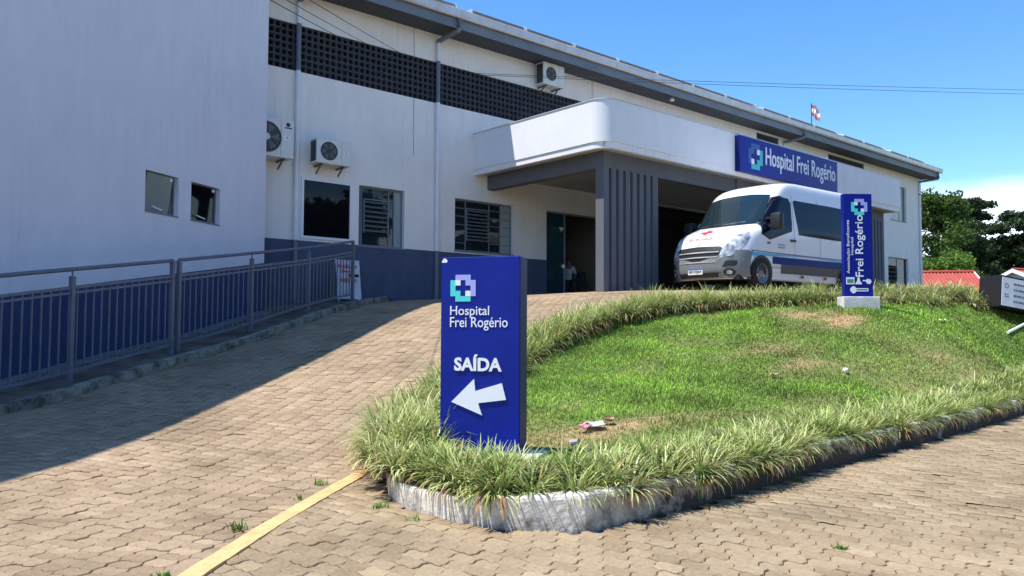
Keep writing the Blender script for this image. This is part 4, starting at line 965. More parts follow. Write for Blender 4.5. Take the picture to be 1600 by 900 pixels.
pfz = lambda a, z, off: (v_front(a, z, off), a, z)
psz = lambda a, z, off: (a, v_side(a, z, off), z)
psr = lambda a, z, off: (a, -v_side(a, z, off), z)
M['vglass'] = mat('van_glass', (.010, .022, .028), .06, spec=.8)
M['vglass2'] = mat('van_side_glass', (.004, .006, .018), .10, spec=.22)
fan('windscreen', M['vglass'], [(-.91, 1.45), (-.5, 1.43), (0, 1.42), (.5, 1.43), (.91, 1.45), (.87, 1.8), (.81, 2.13), (.4, 2.175), (0, 2.185), (-.4, 2.175), (-.81, 2.13), (-.87, 1.8)], pfz, VAN, .016, rings=9)
# bumper skins and grille
fan('bumper', M['vang'], [(-.95, .24), (0, .22), (.95, .24), (1.012, .42), (1.016, .62), (1.008, .83), (.93, .80), (.80, .70), (.62, .67), (.55, .60), (.47, .50), (-.47, .50), (-.55, .60), (-.62, .67), (-.80, .70), (-.93, .80), (-1.008, .83), (-1.016, .62), (-1.012, .42)], pfz, VAN, .016, rings=6)
fan('grille', M['vand'], [(-.47, .53), (-.38, .49), (.38, .49), (.47, .53), (.60, .88), (.54, .91), (0, .93), (-.54, .91), (-.60, .88)], pfz, VAN, .012)
for k in range(3):
    z = .585+k*.105; wv = .485+.035*k; fan('grille_bar', M['chrome'], [(-wv, z-.010), (0, z-.010), (wv, z-.010), (wv, z+.014), (0, z+.016), (-wv, z+.014)], pfz, VAN, .026, rings=2)
fan('lower_grille', M['vand'], [(-.50, .26), (.50, .26), (.54, .36), (-.54, .36)], pfz, VAN, .021)
for sd in (-1, 1):
    fan('bumper_corner', M['vang'], [(-.22, .25), (-.60, .25), (-.57, .50), (-.64, .80), (-.45, .835), (-.25, .82)], psz if sd > 0 else psr, VAN, .016, rings=5)
    fan('headlight', M['lamp'], [(sd*.56, .66), (sd*.76, .70), (sd*.88, .79), (sd*.955, .96), (sd*.965, 1.12), (sd*.91, 1.24), (sd*.80, 1.16), (sd*.69, .99), (sd*.60, .84)], pfz, VAN, .014)
    fan('fog_lamp', M['vand'], [(sd*.64, .32), (sd*.72, .28), (sd*.82, .30), (sd*.85, .37), (sd*.80, .43), (sd*.70, .43), (sd*.64, .39)], pfz, VAN, .022)
    fan('air_intake', M['vand'], [(sd*.62, .47), (sd*.92, .50), (sd*.95, .60), (sd*.70, .60)], pfz, VAN, .022)
    fan('fog_lamp_lens', M['lamp'], [(sd*.69, .32), (sd*.77, .31), (sd*.81, .36), (sd*.77, .40), (sd*.70, .39)], pfz, VAN, .026)
pm = mat('plate_white', (.72, .73, .74), .5)
pt = MB().box(.03, .042, -.20, .20, .325, .455).build('number_plate', pm, VAN); MB().box(.042, .044, -.20, .20, .425, .453).build('plate_band', mat('plate_blue', (.03, .12, .5), .5), pt)
text('BRV0J64', 'plate_lettering', M['black'], pt, (-.17, .17, .34, .415), o=(.0435, 0, 0), u=(0, 1, 0), v=(0, 0, 1), w=(1, 0, 0), h=.002, bold=.01)
# bonnet print: mirrored word, red cross, maker badge
def hood_text(s_, name, m, rc, mirror=False, bold=0):
    o = text(s_, name, m, VAN, rc, o=(0, 0, 0), u=(0, 1, 0), v=(0, 0, 1), w=(1, 0, 0), h=.001, bold=bold, mirror=mirror)
    for vv in o.data.vertices: vv.co.x = v_front(vv.co.y, vv.co.z, .005)
    return o
hood_text('SAÚDE', 'mirrored_lettering', M['red'], (-.36, .30, 1.075, 1.15), mirror=True, bold=.004)
fan('red_cross', M['red'], [(-.16, 1.245), (-.05, 1.245), (-.05, 1.205), (.05, 1.205), (.05, 1.245), (.16, 1.245), (.16, 1.285), (.05, 1.285), (.05, 1.325), (-.05, 1.325), (-.05, 1.285), (-.16, 1.285)], pfz, VAN, .012)
fan('badge', M['chrome'], [(0, .955), (.05, 1.0), (0, 1.05), (-.05, 1.0)], pfz, VAN, .012, rings=2)
# side
fan('door_window', M['vglass2'], [(-1.02, 1.22), (-1.30, 1.12), (-1.75, 1.30), (-2.18, 1.36), (-2.22, 1.5), (-2.22, 1.98), (-2.16, 2.07), (-1.84, 2.08), (-1.62, 2.04), (-1.18, 1.55)], psz, VAN, .012, rings=6)
fan('door_window_trim', M['vand'], [(-.99, 1.20), (-1.30, 1.09), (-2.20, 1.33), (-2.25, 1.98), (-1.84, 2.11), (-1.60, 2.06), (-1.15, 1.56)], psz, VAN, .009, rings=6)
fan('side_window', M['vglass2'], [(-2.48, 1.36), (-2.50, 1.27), (-4.0, 1.25), (-5.25, 1.25), (-5.28, 2.03), (-4.0, 2.05), (-2.40, 2.05), (-2.36, 2.0)], psz, VAN, .012, rings=6)
fan('door_window', M['vglass2'], [(-1.02, 1.22), (-1.30, 1.12), (-2.18, 1.36), (-2.22, 1.98), (-1.84, 2.08), (-1.62, 2.04), (-1.18, 1.55)], psr, VAN, .012, rings=6)
fan('side_window', M['vglass2'], [(-2.50, 1.27), (-5.25, 1.25), (-5.28, 2.03), (-2.40, 2.05)], psr, VAN, .012, rings=6)
def stripe(name, m, za, zb, x0, x1, off, parent=VAN, nn=26):
    V = []; 
    for k in range(nn+1):
        x = x0+(x1-x0)*k/nn; a, b = za(x), zb(x); V += [(x, v_side(x, a, off), a), (x, v_side(x, b, off), b)]
    return MB().add(V, [(2*k, 2*k+1, 2*k+3, 2*k+2) for k in range(nn)]).build(name, m, parent)
stripe('wine_stripe', M['vwine'], lambda x: .795+.02*math.exp(x+.9), lambda x: .812+.02*math.exp(x+.9), -.62, -5.45, .005)
stripe('cyan_stripe', M['vcyan'], lambda x: .745-.03*math.sin(x*1.3+2), lambda x: .795, -.62, -5.45, .006)
stripe('navy_stripe', M['vblue'], lambda x: .575, lambda x: .735, -1.40, -5.45, .007)
stripe('sill_trim', M['vand2'], lambda x: .38, lambda x: .576, -1.75, -5.2, .012)
stripe('lower_panel', M['beige'], lambda x: .22, lambda x: .53, -1.38, -5.5, .004)
for x in (-2.6, -3.6, -4.2): MB().box(x-.05, x+.05, 1.02, 1.036, .30, .36).build('side_reflector', M['redl'], VAN)
MB().box(-1.32, -1.20, 1.015, 1.03, 1.0, 1.04).build('side_repeater', M['vwine'], VAN)
MB().box(-2.32, -2.12, 1.02, 1.055, 1.10, 1.145).build('door_handle', M['vand'], VAN)
for x, zt in ((-2.30, 2.2), (-3.4, 2.2), (-4.6, 2.2)):
    V = []
    for k in range(13): z = .62+(zt-.62)*k/12; V += [(x-.006, v_side(x, z, .004), z), (x+.006, v_side(x, z, .004), z)]
    MB().add(V, [(2*k, 2*k+1, 2*k+3, 2*k+2) for k in range(12)]).build('panel_gap', mat('panel_gap_shade', (.25, .25, .26), .8) if x == -2.30 else bpy.data.materials['panel_gap_shade'], VAN)
for i, t_ in enumerate(('Secretaria', 'da Saúde')): text(t_, 'door_lettering', M['midb'], VAN, (1.62, 1.62+.28, .99-.06*i, 1.03-.06*i), o=(0, 1.026, 0), u=(-1, 0, 0), v=(0, 0, 1), w=(0, 1, 0), h=.002)
# wheel arches and wheels
for x in WH:
    for sd in (1, -1):
        pts = [(x+.44*math.cos(t_), .30+.44*math.sin(t_)) for t_ in np.linspace(-.25, PI+.25, 17)]
        pr = psz if sd > 0 else psr
        V = [pr(x, .40, .012)]+[pr(a, b, .012) for a, b in pts]
        MB().add(V, [(0, k, k+1) for k in range(1, 17)]).build('wheel_arch', M['vand'], VAN)
        wt = MB().lathe([(WR*.62, .10), (WR*.9, .11), (WR, .09), (WR, -.10), (WR*.9, -.12), (WR*.62, -.11)], (x, sd*.93, WR), (0, sd, 0), 32).build('wheel', M['tyre'], VAN, smooth=True)
        MB().lathe([(.001, .085), (.05, .10), (.075, .085), (.12, .05), (.17, .06), (WR*.62, .095), (WR*.64, .11)], (x, sd*.93, WR), (0, sd, 0), 28).build('rim', M['rim'], wt, smooth=True)
fan('windscreen_sticker', mat('sticker_cyan', (.45, .75, .72), .5), [(-.86, 1.50), (-.78, 1.50), (-.77, 1.60), (-.84, 1.60)], pfz, VAN, .02, rings=1)
# mirror
for sd in (1, -1):
    mr = MB().bbox(-1.42, -1.22, sd*1.20-.13 if sd > 0 else -1.33, sd*1.20+.13 if sd > 0 else -1.07, 1.30, 1.66, .05).build('wing_mirror', M['vand'], VAN, smooth=True)
    MB().box(-1.36, -1.28, min(sd*.93, sd*1.1), max(sd*.93, sd*1.1), 1.36, 1.42).box(-1.36, -1.28, min(sd*.93, sd*1.1), max(sd*.93, sd*1.1), 1.54, 1.59).build('mirror_arm', M['vand'], mr)
MB().tube([(v_front(-.6, 1.46, .03), -.6, 1.46), (v_front(-.1, 1.52, .03), -.1, 1.50)], .012, 5).tube([(v_front(.1, 1.46, .03), .1, 1.46), (v_front(.6, 1.52, .03), .6, 1.50)], .012, 5).build('wiper', M['vand'], VAN)
MB().box(XR-.012, XR, .80, .92, .85, 1.6).box(XR-.012, XR, -.92, -.80, .85, 1.6).build('tail_light', M['redl'], VAN)
MB().box(-5.35, -.3, -.9, .9, .20, .30).build('underbody', M['vand'], VAN)

# ------------------------------------------------------------------ people and things at the entrance
def skin_body(name, verts, edges, radii, m, parent, sub=2, root=0, **tags):
    me = bpy.data.meshes.new(name); me.from_pydata(verts, edges, []); o = bpy.data.objects.new(name, me); COL.objects.link(o)
    o.modifiers.new('s', 'SKIN'); 
    for i, r_ in enumerate(radii): me.skin_vertices[0].data[i].radius = (r_, r_) if not isinstance(r_, tuple) else r_
    me.skin_vertices[0].data[root].use_root = True
    su = o.modifiers.new('u', 'SUBSURF'); su.levels = su.render_levels = sub
    dg = bpy.context.evaluated_depsgraph_get(); m2_ = bpy.data.meshes.new_from_object(o.evaluated_get(dg)); bpy.data.objects.remove(o)
    m2_.materials.clear(); m2_.materials.append(m); m2_.polygons.foreach_set('use_smooth', [True]*len(m2_.polygons)); return link(name, m2_, parent, **tags)
PS = thing('person', 'person in white shirt and dark trousers sitting inside the dark glass entrance', 'person', (18.72, 18.75, .93), R(-35))
bv = [(0, 0, .52), (0, .02, .72), (0, .03, .92), (0, .03, 1.08), (0, .0, 1.17), (0, -.03, 1.30),      # pelvis..neck, head
      (.17, .03, 1.03), (.25, -.02, .80), (.16, -.22, .66), (-.17, .03, 1.03), (-.25, -.02, .80), (-.16, -.22, .66),
      (.10, -.02, .50), (.12, -.42, .50), (.12, -.40, .10), (.12, -.52, .06), (-.10, -.02, .50), (-.12, -.42, .50), (-.12, -.40, .10), (-.12, -.52, .06)]
be = [(0, 1), (1, 2), (2, 3), (3, 4), (4, 5), (3, 6), (6, 7), (7, 8), (3, 9), (9, 10), (10, 11), (0, 12), (12, 13), (13, 14), (14, 15), (0, 16), (16, 17), (17, 18), (18, 19)]
br = [.14, .13, .15, .10, .055, .095, .06, .045, .032, .06, .045, .032, .09, .07, .05, .04, .09, .07, .05, .04]
skin_body('body', bv, be, br, M['skin'], PS)
skin_body('shirt', [bv[i] for i in (0, 1, 2, 3, 6, 7, 9, 10)], [(0, 1), (1, 2), (2, 3), (3, 4), (4, 5), (3, 6), (6, 7)], [.155, .15, .165, .115, .078, .06, .078, .06], M['shirt'], PS)
skin_body('trousers', [bv[i] for i in (0, 12, 13, 14, 16, 17, 18)], [(0, 1), (1, 2), (2, 3), (0, 4), (4, 5), (5, 6)], [.15, .105, .085, .065, .105, .085, .065], M['dark'], PS)
skin_body('hair', [(0, -.0, 1.36), (0, .03, 1.33), (0, .05, 1.27)], [(0, 1), (1, 2)], [.085, .095, .07], M['dark'], PS)
CH = thing('chair', 'dark chair under the seated person inside the entrance', 'chair', (18.72, 18.75, .93), R(-35))
MB().bbox(-.25, .25, -.28, .22, .36, .42, .01).build('seat', M['dark'], CH); MB().bbox(-.24, .24, .20, .24, .42, .95, .01).build('backrest', M['dark'], CH)
for a in (-.22, .22):
    for b in (-.24, .2): MB().tube([(a, b, 0), (a, b, .36)], .015, 6).build('leg', M['acm'], CH)
C2 = copy_tree(CH); C2.location = (19.45, 18.9, .93); C2['label'] = 'empty dark chair right of the seated person in the entrance'
pots = [('green', 13.36, 'green'), ('yellow', 14.06, 'yel'), ('green', 14.42, 'green'), ('yellow', 14.93, 'yel')]
pl = ['green pot leftmost on the sill of the barred window', 'yellow pot left of centre on the sill of the barred window', 'green pot right of centre on the sill of the barred window', 'yellow pot rightmost on the sill of the barred window']
for (nm, x, m_), lb in zip(pots, pl):
    o = MB().lathe([(.001, 0), (.035, 0), (.05, .09), (.055, .09), (.05, .10), (.001, .10)], (x, FY+.22, 2.17), (0, 0, 1), 12).build('flower_pot', M[m_], smooth=True); o['label'] = lb; o['category'] = 'pot'
hb(MB().box(13.2, 15.5, FY+.181, FY+.35, 2.13, 2.17), 'inner_sill', M['room'])

# ------------------------------------------------------------------ cables, flag
def cable(p, q, sag, r, label, n=24):
    p, q = Vector(p), Vector(q); pts = [p.lerp(q, k/n)-Vector((0, 0, sag*4*(k/n)*(1-k/n))) for k in range(n+1)]
    MB().tube(pts, r, 5).build('overhead_cable', M['wire'], smooth=True, label=label, category='cable')
cable((14.03, 17.75, 7.30), (37.26, 9.49, 9.61), .05, .008, 'upper of the two cables crossing the sky from the wall beside the eave air conditioner')
cable((14.03, 17.75, 7.26), (37.26, 9.50, 9.44), .06, .008, 'lower of the two cables crossing the sky from the wall beside the eave air conditioner')
cable((9.82, 17.75, 7.22), (3.18, 8.91, 4.07), .02, .008, 'leftmost of three thin cables from the top of the facade to the screen blocks')
cable((10.46, 17.75, 7.27), (3.23, 8.86, 4.14), .02, .007, 'middle of three thin cables from the top of the facade to the screen blocks')
cable((11.40, 17.75, 7.29), (3.45, 8.67, 4.15), .02, .007, 'rightmost of three thin cables from the top of the facade to the screen blocks')
FP = (59.3, 31.8)
FL = thing('flag', 'small red and white flag on a thin pole rising behind the hospital roof', 'flag', (*FP, .9))
MB().tube([(0, 0, 0), (0, 0, 17.1)], .06, 6, r2=.035).build('flagpole', M['wire'], FL)
fw, fh = .45, 1.0
V = []; 
for i in range(9):
    for k in range(7): a, b = i/8, k/6; V.append((.05+.1*b+a*fw*.8+.05*math.sin(b*6), -a*.4+.09*math.sin(a*9+b*3), 17.1-b*fh-a*.5))
Fq = [(i*7+k, i*7+k+1, (i+1)*7+k+1, (i+1)*7+k) for i in range(8) for k in range(6)]
MB().add(V, [f for j, f in enumerate(Fq) if (j % 6) in (0, 1, 4, 5)]).build('flag_red', mat('flag_red_cloth', (.75, .25, .27), .8), FL)
MB().add(V, [f for j, f in enumerate(Fq) if (j % 6) in (2, 3)]).build('flag_white', M['white'], FL)

# ------------------------------------------------------------------ vegetation
def blades(root, n0, ln_, wd, lean, az, col_root, col_tip, droop, segs=4):
    """arching strips: arrays of roots (K,3), returns V,F,tint"""
    K = len(root); t = np.linspace(0, 1, segs+1)
    dirx, diry = np.cos(az), np.sin(az); sx_, sy2 = -diry, dirx
    ang = lean[:, None]+droop[:, None]*t[None]        # angle from vertical along the blade
    ds = ln_[:, None]/segs
    hx = np.concatenate([np.zeros((K, 1)), np.cumsum(np.sin(ang[:, :-1])*ds, 1)], 1); hz_ = np.concatenate([np.zeros((K, 1)), np.cumsum(np.cos(ang[:, :-1])*ds, 1)], 1)
    w = wd[:, None]*np.array([.7, 1., .95, .7, .08])[None, :segs+1] if segs == 4 else wd[:, None]*np.array([1., .8, .1])[None]
    px = root[:, 0, None]+hx*dirx[:, None]; py = root[:, 1, None]+hx*diry[:, None]; pz_ = root[:, 2, None]+hz_
    L = np.stack([px-sx_[:, None]*w/2, py-sy2[:, None]*w/2, pz_], -1); Rr = np.stack([px+sx_[:, None]*w/2, py+sy2[:, None]*w/2, pz_], -1)
    V = np.stack([L, Rr], 2).reshape(-1, 3); n = 2*(segs+1)
    b = np.arange(K)[:, None, None]*n; f = np.array([(2*i, 2*i+1, 2*i+3, 2*i+2) for i in range(segs)])[None]
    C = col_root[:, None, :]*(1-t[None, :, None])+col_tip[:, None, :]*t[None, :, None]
    return V, (b+f).reshape(-1, 4), np.repeat(C, 2, axis=1).reshape(-1, 3)
def spline(P, step):
    P = np.array(P, float); seg = np.hypot(*np.diff(P, axis=0).T); c = np.r_[0, np.cumsum(seg)]; s_ = np.arange(0, c[-1], step)
    return np.stack([np.interp(s_, c, P[:, 0]), np.interp(s_, c, P[:, 1])], -1)
def border(name, path, rows, zf, label, lenm=.3, seed=1, per=70, step=.13, width=.30, yellow=.5, outb=0.):
    g = np.random.default_rng(seed); Q = spline(path, step); T = np.gradient(Q, axis=0); T /= np.hypot(*T.T)[:, None]; Nn = np.stack([T[:, 1], -T[:, 0]], -1)
    root = []; meta = []
    for r_ in range(rows):
        off = (r_-(rows-1)/2)*width/max(1, rows-1) if rows > 1 else 0
        C = Q+Nn*(off+outb)+g.normal(0, .04, Q.shape); C = C[g.random(len(C)) > .07]
        big = g.uniform(.78, 1.15, len(C)); tilt = g.uniform(-.6, .6, (len(C), 2))
        for c, b_, tl in zip(C, big, tilt):
            k = int(per*b_); a = g.uniform(0, 2*PI, k); rr = .085*b_*np.sqrt(g.random(k))
            root.append(np.stack([c[0]+rr*np.cos(a), c[1]+rr*np.sin(a), np.zeros(k)], -1)); meta.append(np.stack([a+g.normal(0, .5, k), np.full(k, b_), g.random(k), np.full(k, g.random()), np.full(k, tl[0])], -1))
    Rt = np.vstack(root); Mt = np.vstack(meta); Rt[:, 2] = zf(Rt[:, 0], Rt[:, 1])-.01; K = len(Rt)
    inner = g.random(K)
    lean = .12+inner**.8*1.05; droop = g.uniform(1.0, 2.0, K)*(0.55+inner)
    L = lenm*Mt[:, 1]*g.uniform(.65, 1.15, K)*(1.05-.12*inner); wd = g.uniform(.008, .0165, K)
    # variegated: green with cream margins; outer ones sun-bleached or dead brown
    pal = np.array([[.07, .15, .02], [.17, .27, .045], [.32, .40, .11], [.56, .59, .25], [.74, .73, .42]])
    u = np.clip(Mt[:, 2]*.55+.28*Mt[:, 3]+yellow*.45-.12, 0, .999)*4; i0 = u.astype(int); fr = (u-i0)[:, None]; base = pal[i0]*(1-fr)+pal[np.minimum(i0+1, 4)]*fr
    dead = (g.random(K) < .55*(inner > .70)+.04)[:, None]; dc = np.array([.30, .175, .085])*g.uniform(.5, 1.5, (K, 1))
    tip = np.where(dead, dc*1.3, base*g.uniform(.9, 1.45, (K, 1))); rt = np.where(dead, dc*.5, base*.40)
    V, F, C = blades(Rt, 0, L, wd, lean, Mt[:, 0], rt, tip, droop)
    return arr_mesh(name, V, F, M['blade'], tint=C, kind='stuff', label=label, category='border plants')
lz = lambda x, y: np.maximum(lawnz(np.clip(x, 3, 24), y), -1.12)
hzf = lambda x, y: np.where(y < 6, lz(x, y), np.maximum(zd(x, y)-.03, lz(x, y)))
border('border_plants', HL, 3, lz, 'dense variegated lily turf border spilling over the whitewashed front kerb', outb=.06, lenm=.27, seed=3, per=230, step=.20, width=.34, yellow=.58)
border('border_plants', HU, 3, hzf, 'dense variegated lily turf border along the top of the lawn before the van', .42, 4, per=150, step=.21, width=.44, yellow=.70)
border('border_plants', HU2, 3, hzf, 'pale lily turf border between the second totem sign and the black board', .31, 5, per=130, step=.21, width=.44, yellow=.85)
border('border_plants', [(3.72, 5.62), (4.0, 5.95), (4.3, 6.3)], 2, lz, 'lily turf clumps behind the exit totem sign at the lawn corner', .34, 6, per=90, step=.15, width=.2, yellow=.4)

# lawn turf
g = np.random.default_rng(11); K0 = 260000
X = 3.2+g.random(K0)**1.35*20; Y = g.uniform(3.6, 10.2, K0)
den = np.clip(1.25-(X-3)/24, .35, 1)
ok = inpoly(X, Y, PLANTER) & (dist_poly(X, Y, KB) > .3)
X, Y = X[ok], Y[ok]
dry = dryf(X, Y)
keep = g.random(len(X)) > dry*.72; X, Y, dry = X[keep], Y[keep], dry[keep]; K = len(X)
Rt = np.stack([X, Y, lawnz(np.clip(X, 3, 24), Y)+.02*np.sin(X*2.1)*np.sin(Y*2.7)-.004], -1)
gr = np.array([.25, .42, .055])*g.uniform(.55, 1.5, (K, 1))*np.clip(1+.5*pn(X, Y, 1.9, 5)[:, None]+.3*pn(X, Y, 6., 15)[:, None], .4, 1.6); ye = np.array([.46, .37, .17])*g.uniform(.6, 1.3, (K, 1)); mixf = np.clip(dry*1.15+(g.random(K) < .10)*.6, 0, 1)[:, None]
cc = gr*(1-mixf)+ye*mixf
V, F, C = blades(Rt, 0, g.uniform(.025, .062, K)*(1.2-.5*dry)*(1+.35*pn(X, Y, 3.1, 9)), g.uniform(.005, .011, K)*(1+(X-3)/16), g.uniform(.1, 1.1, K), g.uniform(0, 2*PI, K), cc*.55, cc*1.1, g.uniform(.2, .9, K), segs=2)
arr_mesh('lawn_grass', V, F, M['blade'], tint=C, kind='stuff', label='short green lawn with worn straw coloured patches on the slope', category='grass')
# litter and small things on the lawn and paving
def litter(name, lab, cat, x, y, r_, m_, z=None, seed=0, th=.01):
    rr = random.Random(seed); n = 9; zz = float(lawnz(x, y))+.045 if z is None else z
    V = [(x, y, zz+.02)]+[(x+r_*rr.uniform(.6, 1.2)*math.cos(2*PI*k/n)*1.5, y+r_*rr.uniform(.6, 1.2)*math.sin(2*PI*k/n), zz+rr.uniform(-.012, .04)) for k in range(n)]
    V += [(a, b, c-th) for a, b, c in V]; k = n+1
    MB().add(V, [(0, i, i % n+1) for i in range(1, n+1)]+[(k, k+i % n+1, k+i) for i in range(1, n+1)]+[(i, i+k, i % n+1+k, i % n+1) for i in range(1, n+1)]).build(name, m_, label=lab, category=cat)
litter('crumpled_paper', 'crumpled white paper lying on dry grass right of the exit totem', 'litter', 5.75, 5.38, .10, M['paper'], seed=1)
litter('crumpled_paper', 'small pink paper scrap next to the crumpled white paper', 'litter', 5.58, 5.36, .05, M['pink'], seed=2)
litter('paper_scrap', 'tiny red paper scrap right of the crumpled white paper', 'litter', 5.98, 5.40, .05, M['pink'], seed=3)
litter('dry_leaf', 'brown curled dead leaf in the middle of the lawn', 'leaf', 9.99, 5.95, .08, mat('dead_leaf', (.36, .23, .12), .8), seed=4)
litter('paper_scrap', 'tiny white scrap on the lawn right of the dead leaf', 'litter', 11.36, 5.61, .045, M['paper'], seed=5)
litter('paper_scrap', 'white scrap on the upper right of the lawn below the second totem', 'litter', 16.5, 6.2, .06, M['paper'], seed=6)
litter('stone', 'flat pale stone in the shade of the exit totem', 'stone', 5.0, 4.92, .05, M['conc'], seed=8, th=.03)
def weed(x, y, s_, lab, seed, per=26):
    gg = np.random.default_rng(seed); zz = max(ROADZ, float(zd(x, y))) if left_of_yellow(x, y) else ROADZ
    K = per; rt_ = np.stack([x+gg.normal(0, s_*.35, K), y+gg.normal(0, s_*.35, K), np.full(K, zz-.01)], -1); c = np.array([.10, .20, .03])*gg.uniform(.7, 1.6, (K, 1))
    V, F, C = blades(rt_, 0, gg.uniform(.4, 1.1, K)*s_, gg.uniform(.006, .012, K), gg.uniform(0, .8, K), gg.uniform(0, 2*PI, K), c*.7, c*1.2, gg.uniform(.2, 1, K))
    arr_mesh('weed', V, F, M['blade'], tint=C, label=lab, category='weed')
weed(2.04, 5.02, .075, 'small green weed on the driveway side of the yellow kerb line, nearest the camera', 21, 40)
weed(3.12, 5.98, .07, 'small green weed close to the border end of the yellow kerb line', 22)
weed(2.75, 5.62, .05, 'tiny weed midway along the yellow kerb line', 23, 16)
weed(3.05, 4.95, .08, 'weed growing at the foot of the kerb nose', 24, 30)
weed(1.36, 4.30, .05, 'flat weed patch by the near end of the yellow kerb line', 25, 50)
weed(3.02, 4.45, .07, 'weed in the paving joint before the whitewashed kerb', 26, 24)
weed(4.55, 2.3, .05, 'flat grassy weed patch in the paving at the bottom right', 27, 60)
weed(6.3, 3.55, .06, 'dry grass tuft at the foot of the kerb midway', 28, 30)

# trees
def tree(label, base, height, clumps, leafcol, seed, trunk_r=.25, leaf=.16, per=420, limb_from=.35, name='broadleaf_tree', flat=1.0, cat='tree'):
    gg = np.random.default_rng(seed); t_ = thing(name, label, cat, base)
    mb = MB(); pts = [(math.sin(k*.9+seed)*.12*k/4, math.cos(k*1.3+seed)*.1*k/4, height*.86*k/8) for k in range(9)]
    mb.tube(pts, trunk_r, 9, r2=trunk_r*.25); mb.build('trunk', M['bark'], t_, smooth=True)
    lm = MB()
    for (cx, cyy, cz, rx, rz) in clumps:
        h0 = min(height*.8, max(height*limb_from, cz-abs(math.hypot(cx, cyy))*.55)); lm.tube([(0, 0, h0), (cx*.5, cyy*.5, (h0+cz)/2+.05), (cx*.92, cyy*.92, cz-.1)], trunk_r*.26, 5, r2=.02)
    lm.build('limbs', M['bark'], t_)
    Vs = []; Cs = []
    for (cx, cyy, cz, rx, rz) in clumps:
        K = int(per*rx*rx*1.0)+60
        d = gg.normal(0, 1, (K, 3)); d /= np.linalg.norm(d, axis=1)[:, None]; rad = gg.random(K)**.45
        bump = 1+.28*np.sin(d[:, 0]*5+seed)*np.sin(d[:, 1]*6+cx)+.15*np.sin(d[:, 2]*9)
        p = d*rad[:, None]*bump[:, None]*np.array([rx, rx, rz])+np.array([cx, cyy, cz])
        a = gg.normal(0, 1, (K, 3)); a /= np.linalg.norm(a, axis=1)[:, None]; b = np.cross(a, gg.normal(0, 1, (K, 3))); b /= np.linalg.norm(b, axis=1)[:, None]
        s_ = leaf*gg.uniform(.5, 1.3, (K, 1)); a = a*s_; b = b*s_*.6
        Vs.append(np.stack([p-a, p-b*.9, p+a, p+b], 1).reshape(-1, 3))
        c = np.array(leafcol)*gg.uniform(.55, 1.5, (K, 1))*gg.uniform(.85, 1.15); Cs.append(np.repeat(c, 4, 0))
    V = np.vstack(Vs); F = np.arange(len(V)).reshape(-1, 4); arr_mesh('crown', V, F, M['leaf'], t_, tint=np.vstack(Cs)); return t_
def broad(seed, R_, H0, H1, n, rmin=.7, rmax=1.5):
    rr = random.Random(seed); L = []
    for _ in range(n):
        a = rr.uniform(0, 2*PI); z = rr.uniform(H0, H1); f = math.sqrt(max(.08, 1-((z-(H0+H1)/2)/((H1-H0)/2)*.92)**2)); d = R_*f*rr.uniform(.35, 1.0)
        r_ = rr.uniform(rmin, rmax); L.append((d*math.cos(a), d*math.sin(a), z, r_, r_*rr.uniform(.55, .85)))
    return L
def arauc(seed, R_, H, n, layers=3):
    rr = random.Random(seed); L = []
    for l in range(layers):
        z = H-l*1.35; rad = R_*(1-.12*l) if l else R_*.75
        for k in range(n):
            a = 2*PI*(k+rr.random()*.7)/n; d = rad*rr.uniform(.45, 1.05); L.append((d*math.cos(a), d*math.sin(a), z+rr.uniform(-.35, .35)+(.55*d/R_ if l else .0), rr.uniform(.65, 1.15), rr.uniform(.32, .5)))
    L.append((0, 0, H+.2, .9, .4)); return L
def at(px, d): r_ = (px-800)/FPX*d; return (cy_*r_+sy_*d, -sy_*r_+cy_*d, .8)
tree('big mid green broadleaf tree close behind the right end of the building', (*at(1466, 72)[:2], .8), 12.0, broad(2, 3.5, 3.5, 11.0, 62, .8, 1.35), (.085, .14, .03), 2, .35, leaf=.15, per=330)
tree('low bright green bushy tree before the dark trees behind the red roof', (*at(1478, 66)[:2], .8), 5.4, broad(5, 2.9, 2.6, 5.0, 24, .8, 1.3), (.11, .20, .03), 5, .2, leaf=.15, per=330)
tree('dark umbrella crowned pine with a high flat top, left of the sky gap', (*at(1512, 84)[:2], .8), 13.0, arauc(3, 2.5, 12.3, 8, 6), (.035, .058, .022), 3, .38, leaf=.17, per=420, name='umbrella_pine')
tree('dark pine filling in between the two umbrella crowned pines', (*at(1556, 88)[:2], .8), 9.6, broad(8, 4.2, 2.5, 8.6, 60, .8, 1.4), (.034, .052, .022), 8, .35, leaf=.17, per=360, name='dark_pine')
tree('umbrella crowned pine with bare trunk nearest the right edge', (*at(1612, 80)[:2], .8), 10.8, arauc(6, 3.6, 10.5, 11, 4)+broad(9, 3.6, 2.5, 7.0, 34, .8, 1.4), (.045, .075, .028), 6, .34, leaf=.16, per=400, name='umbrella_pine')
tree('dark evergreen seen low behind the bright bushy tree', (*at(1505, 78)[:2], .8), 10.4, broad(12, 3.4, 2.5, 9.6, 48, .8, 1.4), (.042, .07, .024), 12, .3, leaf=.16, per=330)
tree('mid green tree beyond the right edge of the photo', (*at(1665, 82)[:2], .8), 11.5, broad(14, 4.2, 3.0, 10.5, 34, .9, 1.5), (.06, .10, .03), 14, .3, leaf=.18, per=260)

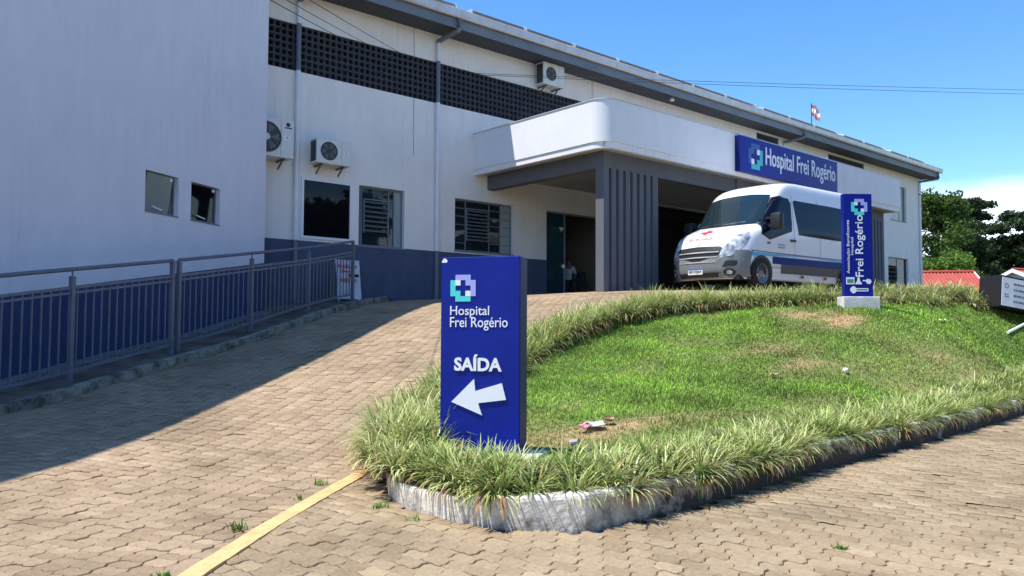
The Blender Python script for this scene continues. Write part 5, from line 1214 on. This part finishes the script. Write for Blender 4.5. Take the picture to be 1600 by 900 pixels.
src = tree('street tree behind the camera mirrored in the windows', (14, -24, -1.6), 12, broad(31, 5.0, 2.0, 12.0, 34, 1.5, 2.4), (.035, .06, .022), 31, .4, leaf=.5, per=70)
src['group'] = 'street trees behind the camera'
for k, (x, y_) in enumerate(((24, -25), (35, -28), (45, -24), (57, -28), (69, -25), (82, -28), (3, -27))):
    q = copy_tree(src); q.location = (x, y_, -1.6); q.rotation_euler = (0, 0, k*1.7)
# red roofed houses
def house(label, c, ang, L, Wd, zr, ze, z0, verge=True):
    t_ = thing('house', label, 'house', (c[0], c[1], z0), ang)
    a, b = zr-z0, ze-z0
    MB().add([(-L/2+.3, -Wd/2+.5, 0), (L/2-.3, -Wd/2+.5, 0), (L/2-.3, Wd/2-.5, 0), (-L/2+.3, Wd/2-.5, 0), (-L/2+.3, -Wd/2+.5, b), (L/2-.3, -Wd/2+.5, b), (L/2-.3, Wd/2-.5, b), (-L/2+.3, Wd/2-.5, b), (-L/2+.3, 0, a-.1), (L/2-.3, 0, a-.1)],
             [(0, 1, 5, 4), (2, 3, 7, 6), (1, 2, 6, 9, 5), (3, 0, 4, 8, 7)]).build('wall', mat('house_wall_grey_green', (.42, .47, .45), .85), t_)
    rf = MB(); n = int(L/.24)
    # pantile rows: corrugated sheet of tiles running up the slope, joined in one mesh (a few pixels each in the photo)
    for sd in (-1, 1):
        V = []
        for i in range(n*4+1):
            x = -L/2+L*i/(n*4); dz = .045*math.cos(i*PI/2)
            V += [(x, sd*Wd/2, b-.15+dz), (x, 0, a+dz)]
        rf.add(V, [(2*i, 2*i+2, 2*i+3, 2*i+1) for i in range(n*4)])
    rf.build('roof_tiles', M['tile'], t_, kind='stuff')
    MB().tube([(-L/2, 0, a+.05), (L/2, 0, a+.05)], .11, 8).build('ridge', M['tile'], t_)
    for sx_ in (-1, 1):
        vg = MB()
        for sd in (-1, 1): vg.obox((sx_*L/2, sd*Wd/4, (a+b)/2-.12), (.04, 0, 0), (0, sd*Wd/4, -(a-b+.15)/2), (0, 0, .13))
        vg.build('verge_board', M['white'], t_)
    return t_
c = at(1450, 60); house('low house with a long red tiled roof seen over the border plants', (c[0]-1.2, c[1]+.9), R(-54), 9.0, 8.5, 4.17, 2.3, .9)
c = at(1622, 57); house('low house with red tiled roof and white verge nearest the right edge', (c[0], c[1]), R(-20), 5.0, 6.5, 4.15, 2.9, .9)
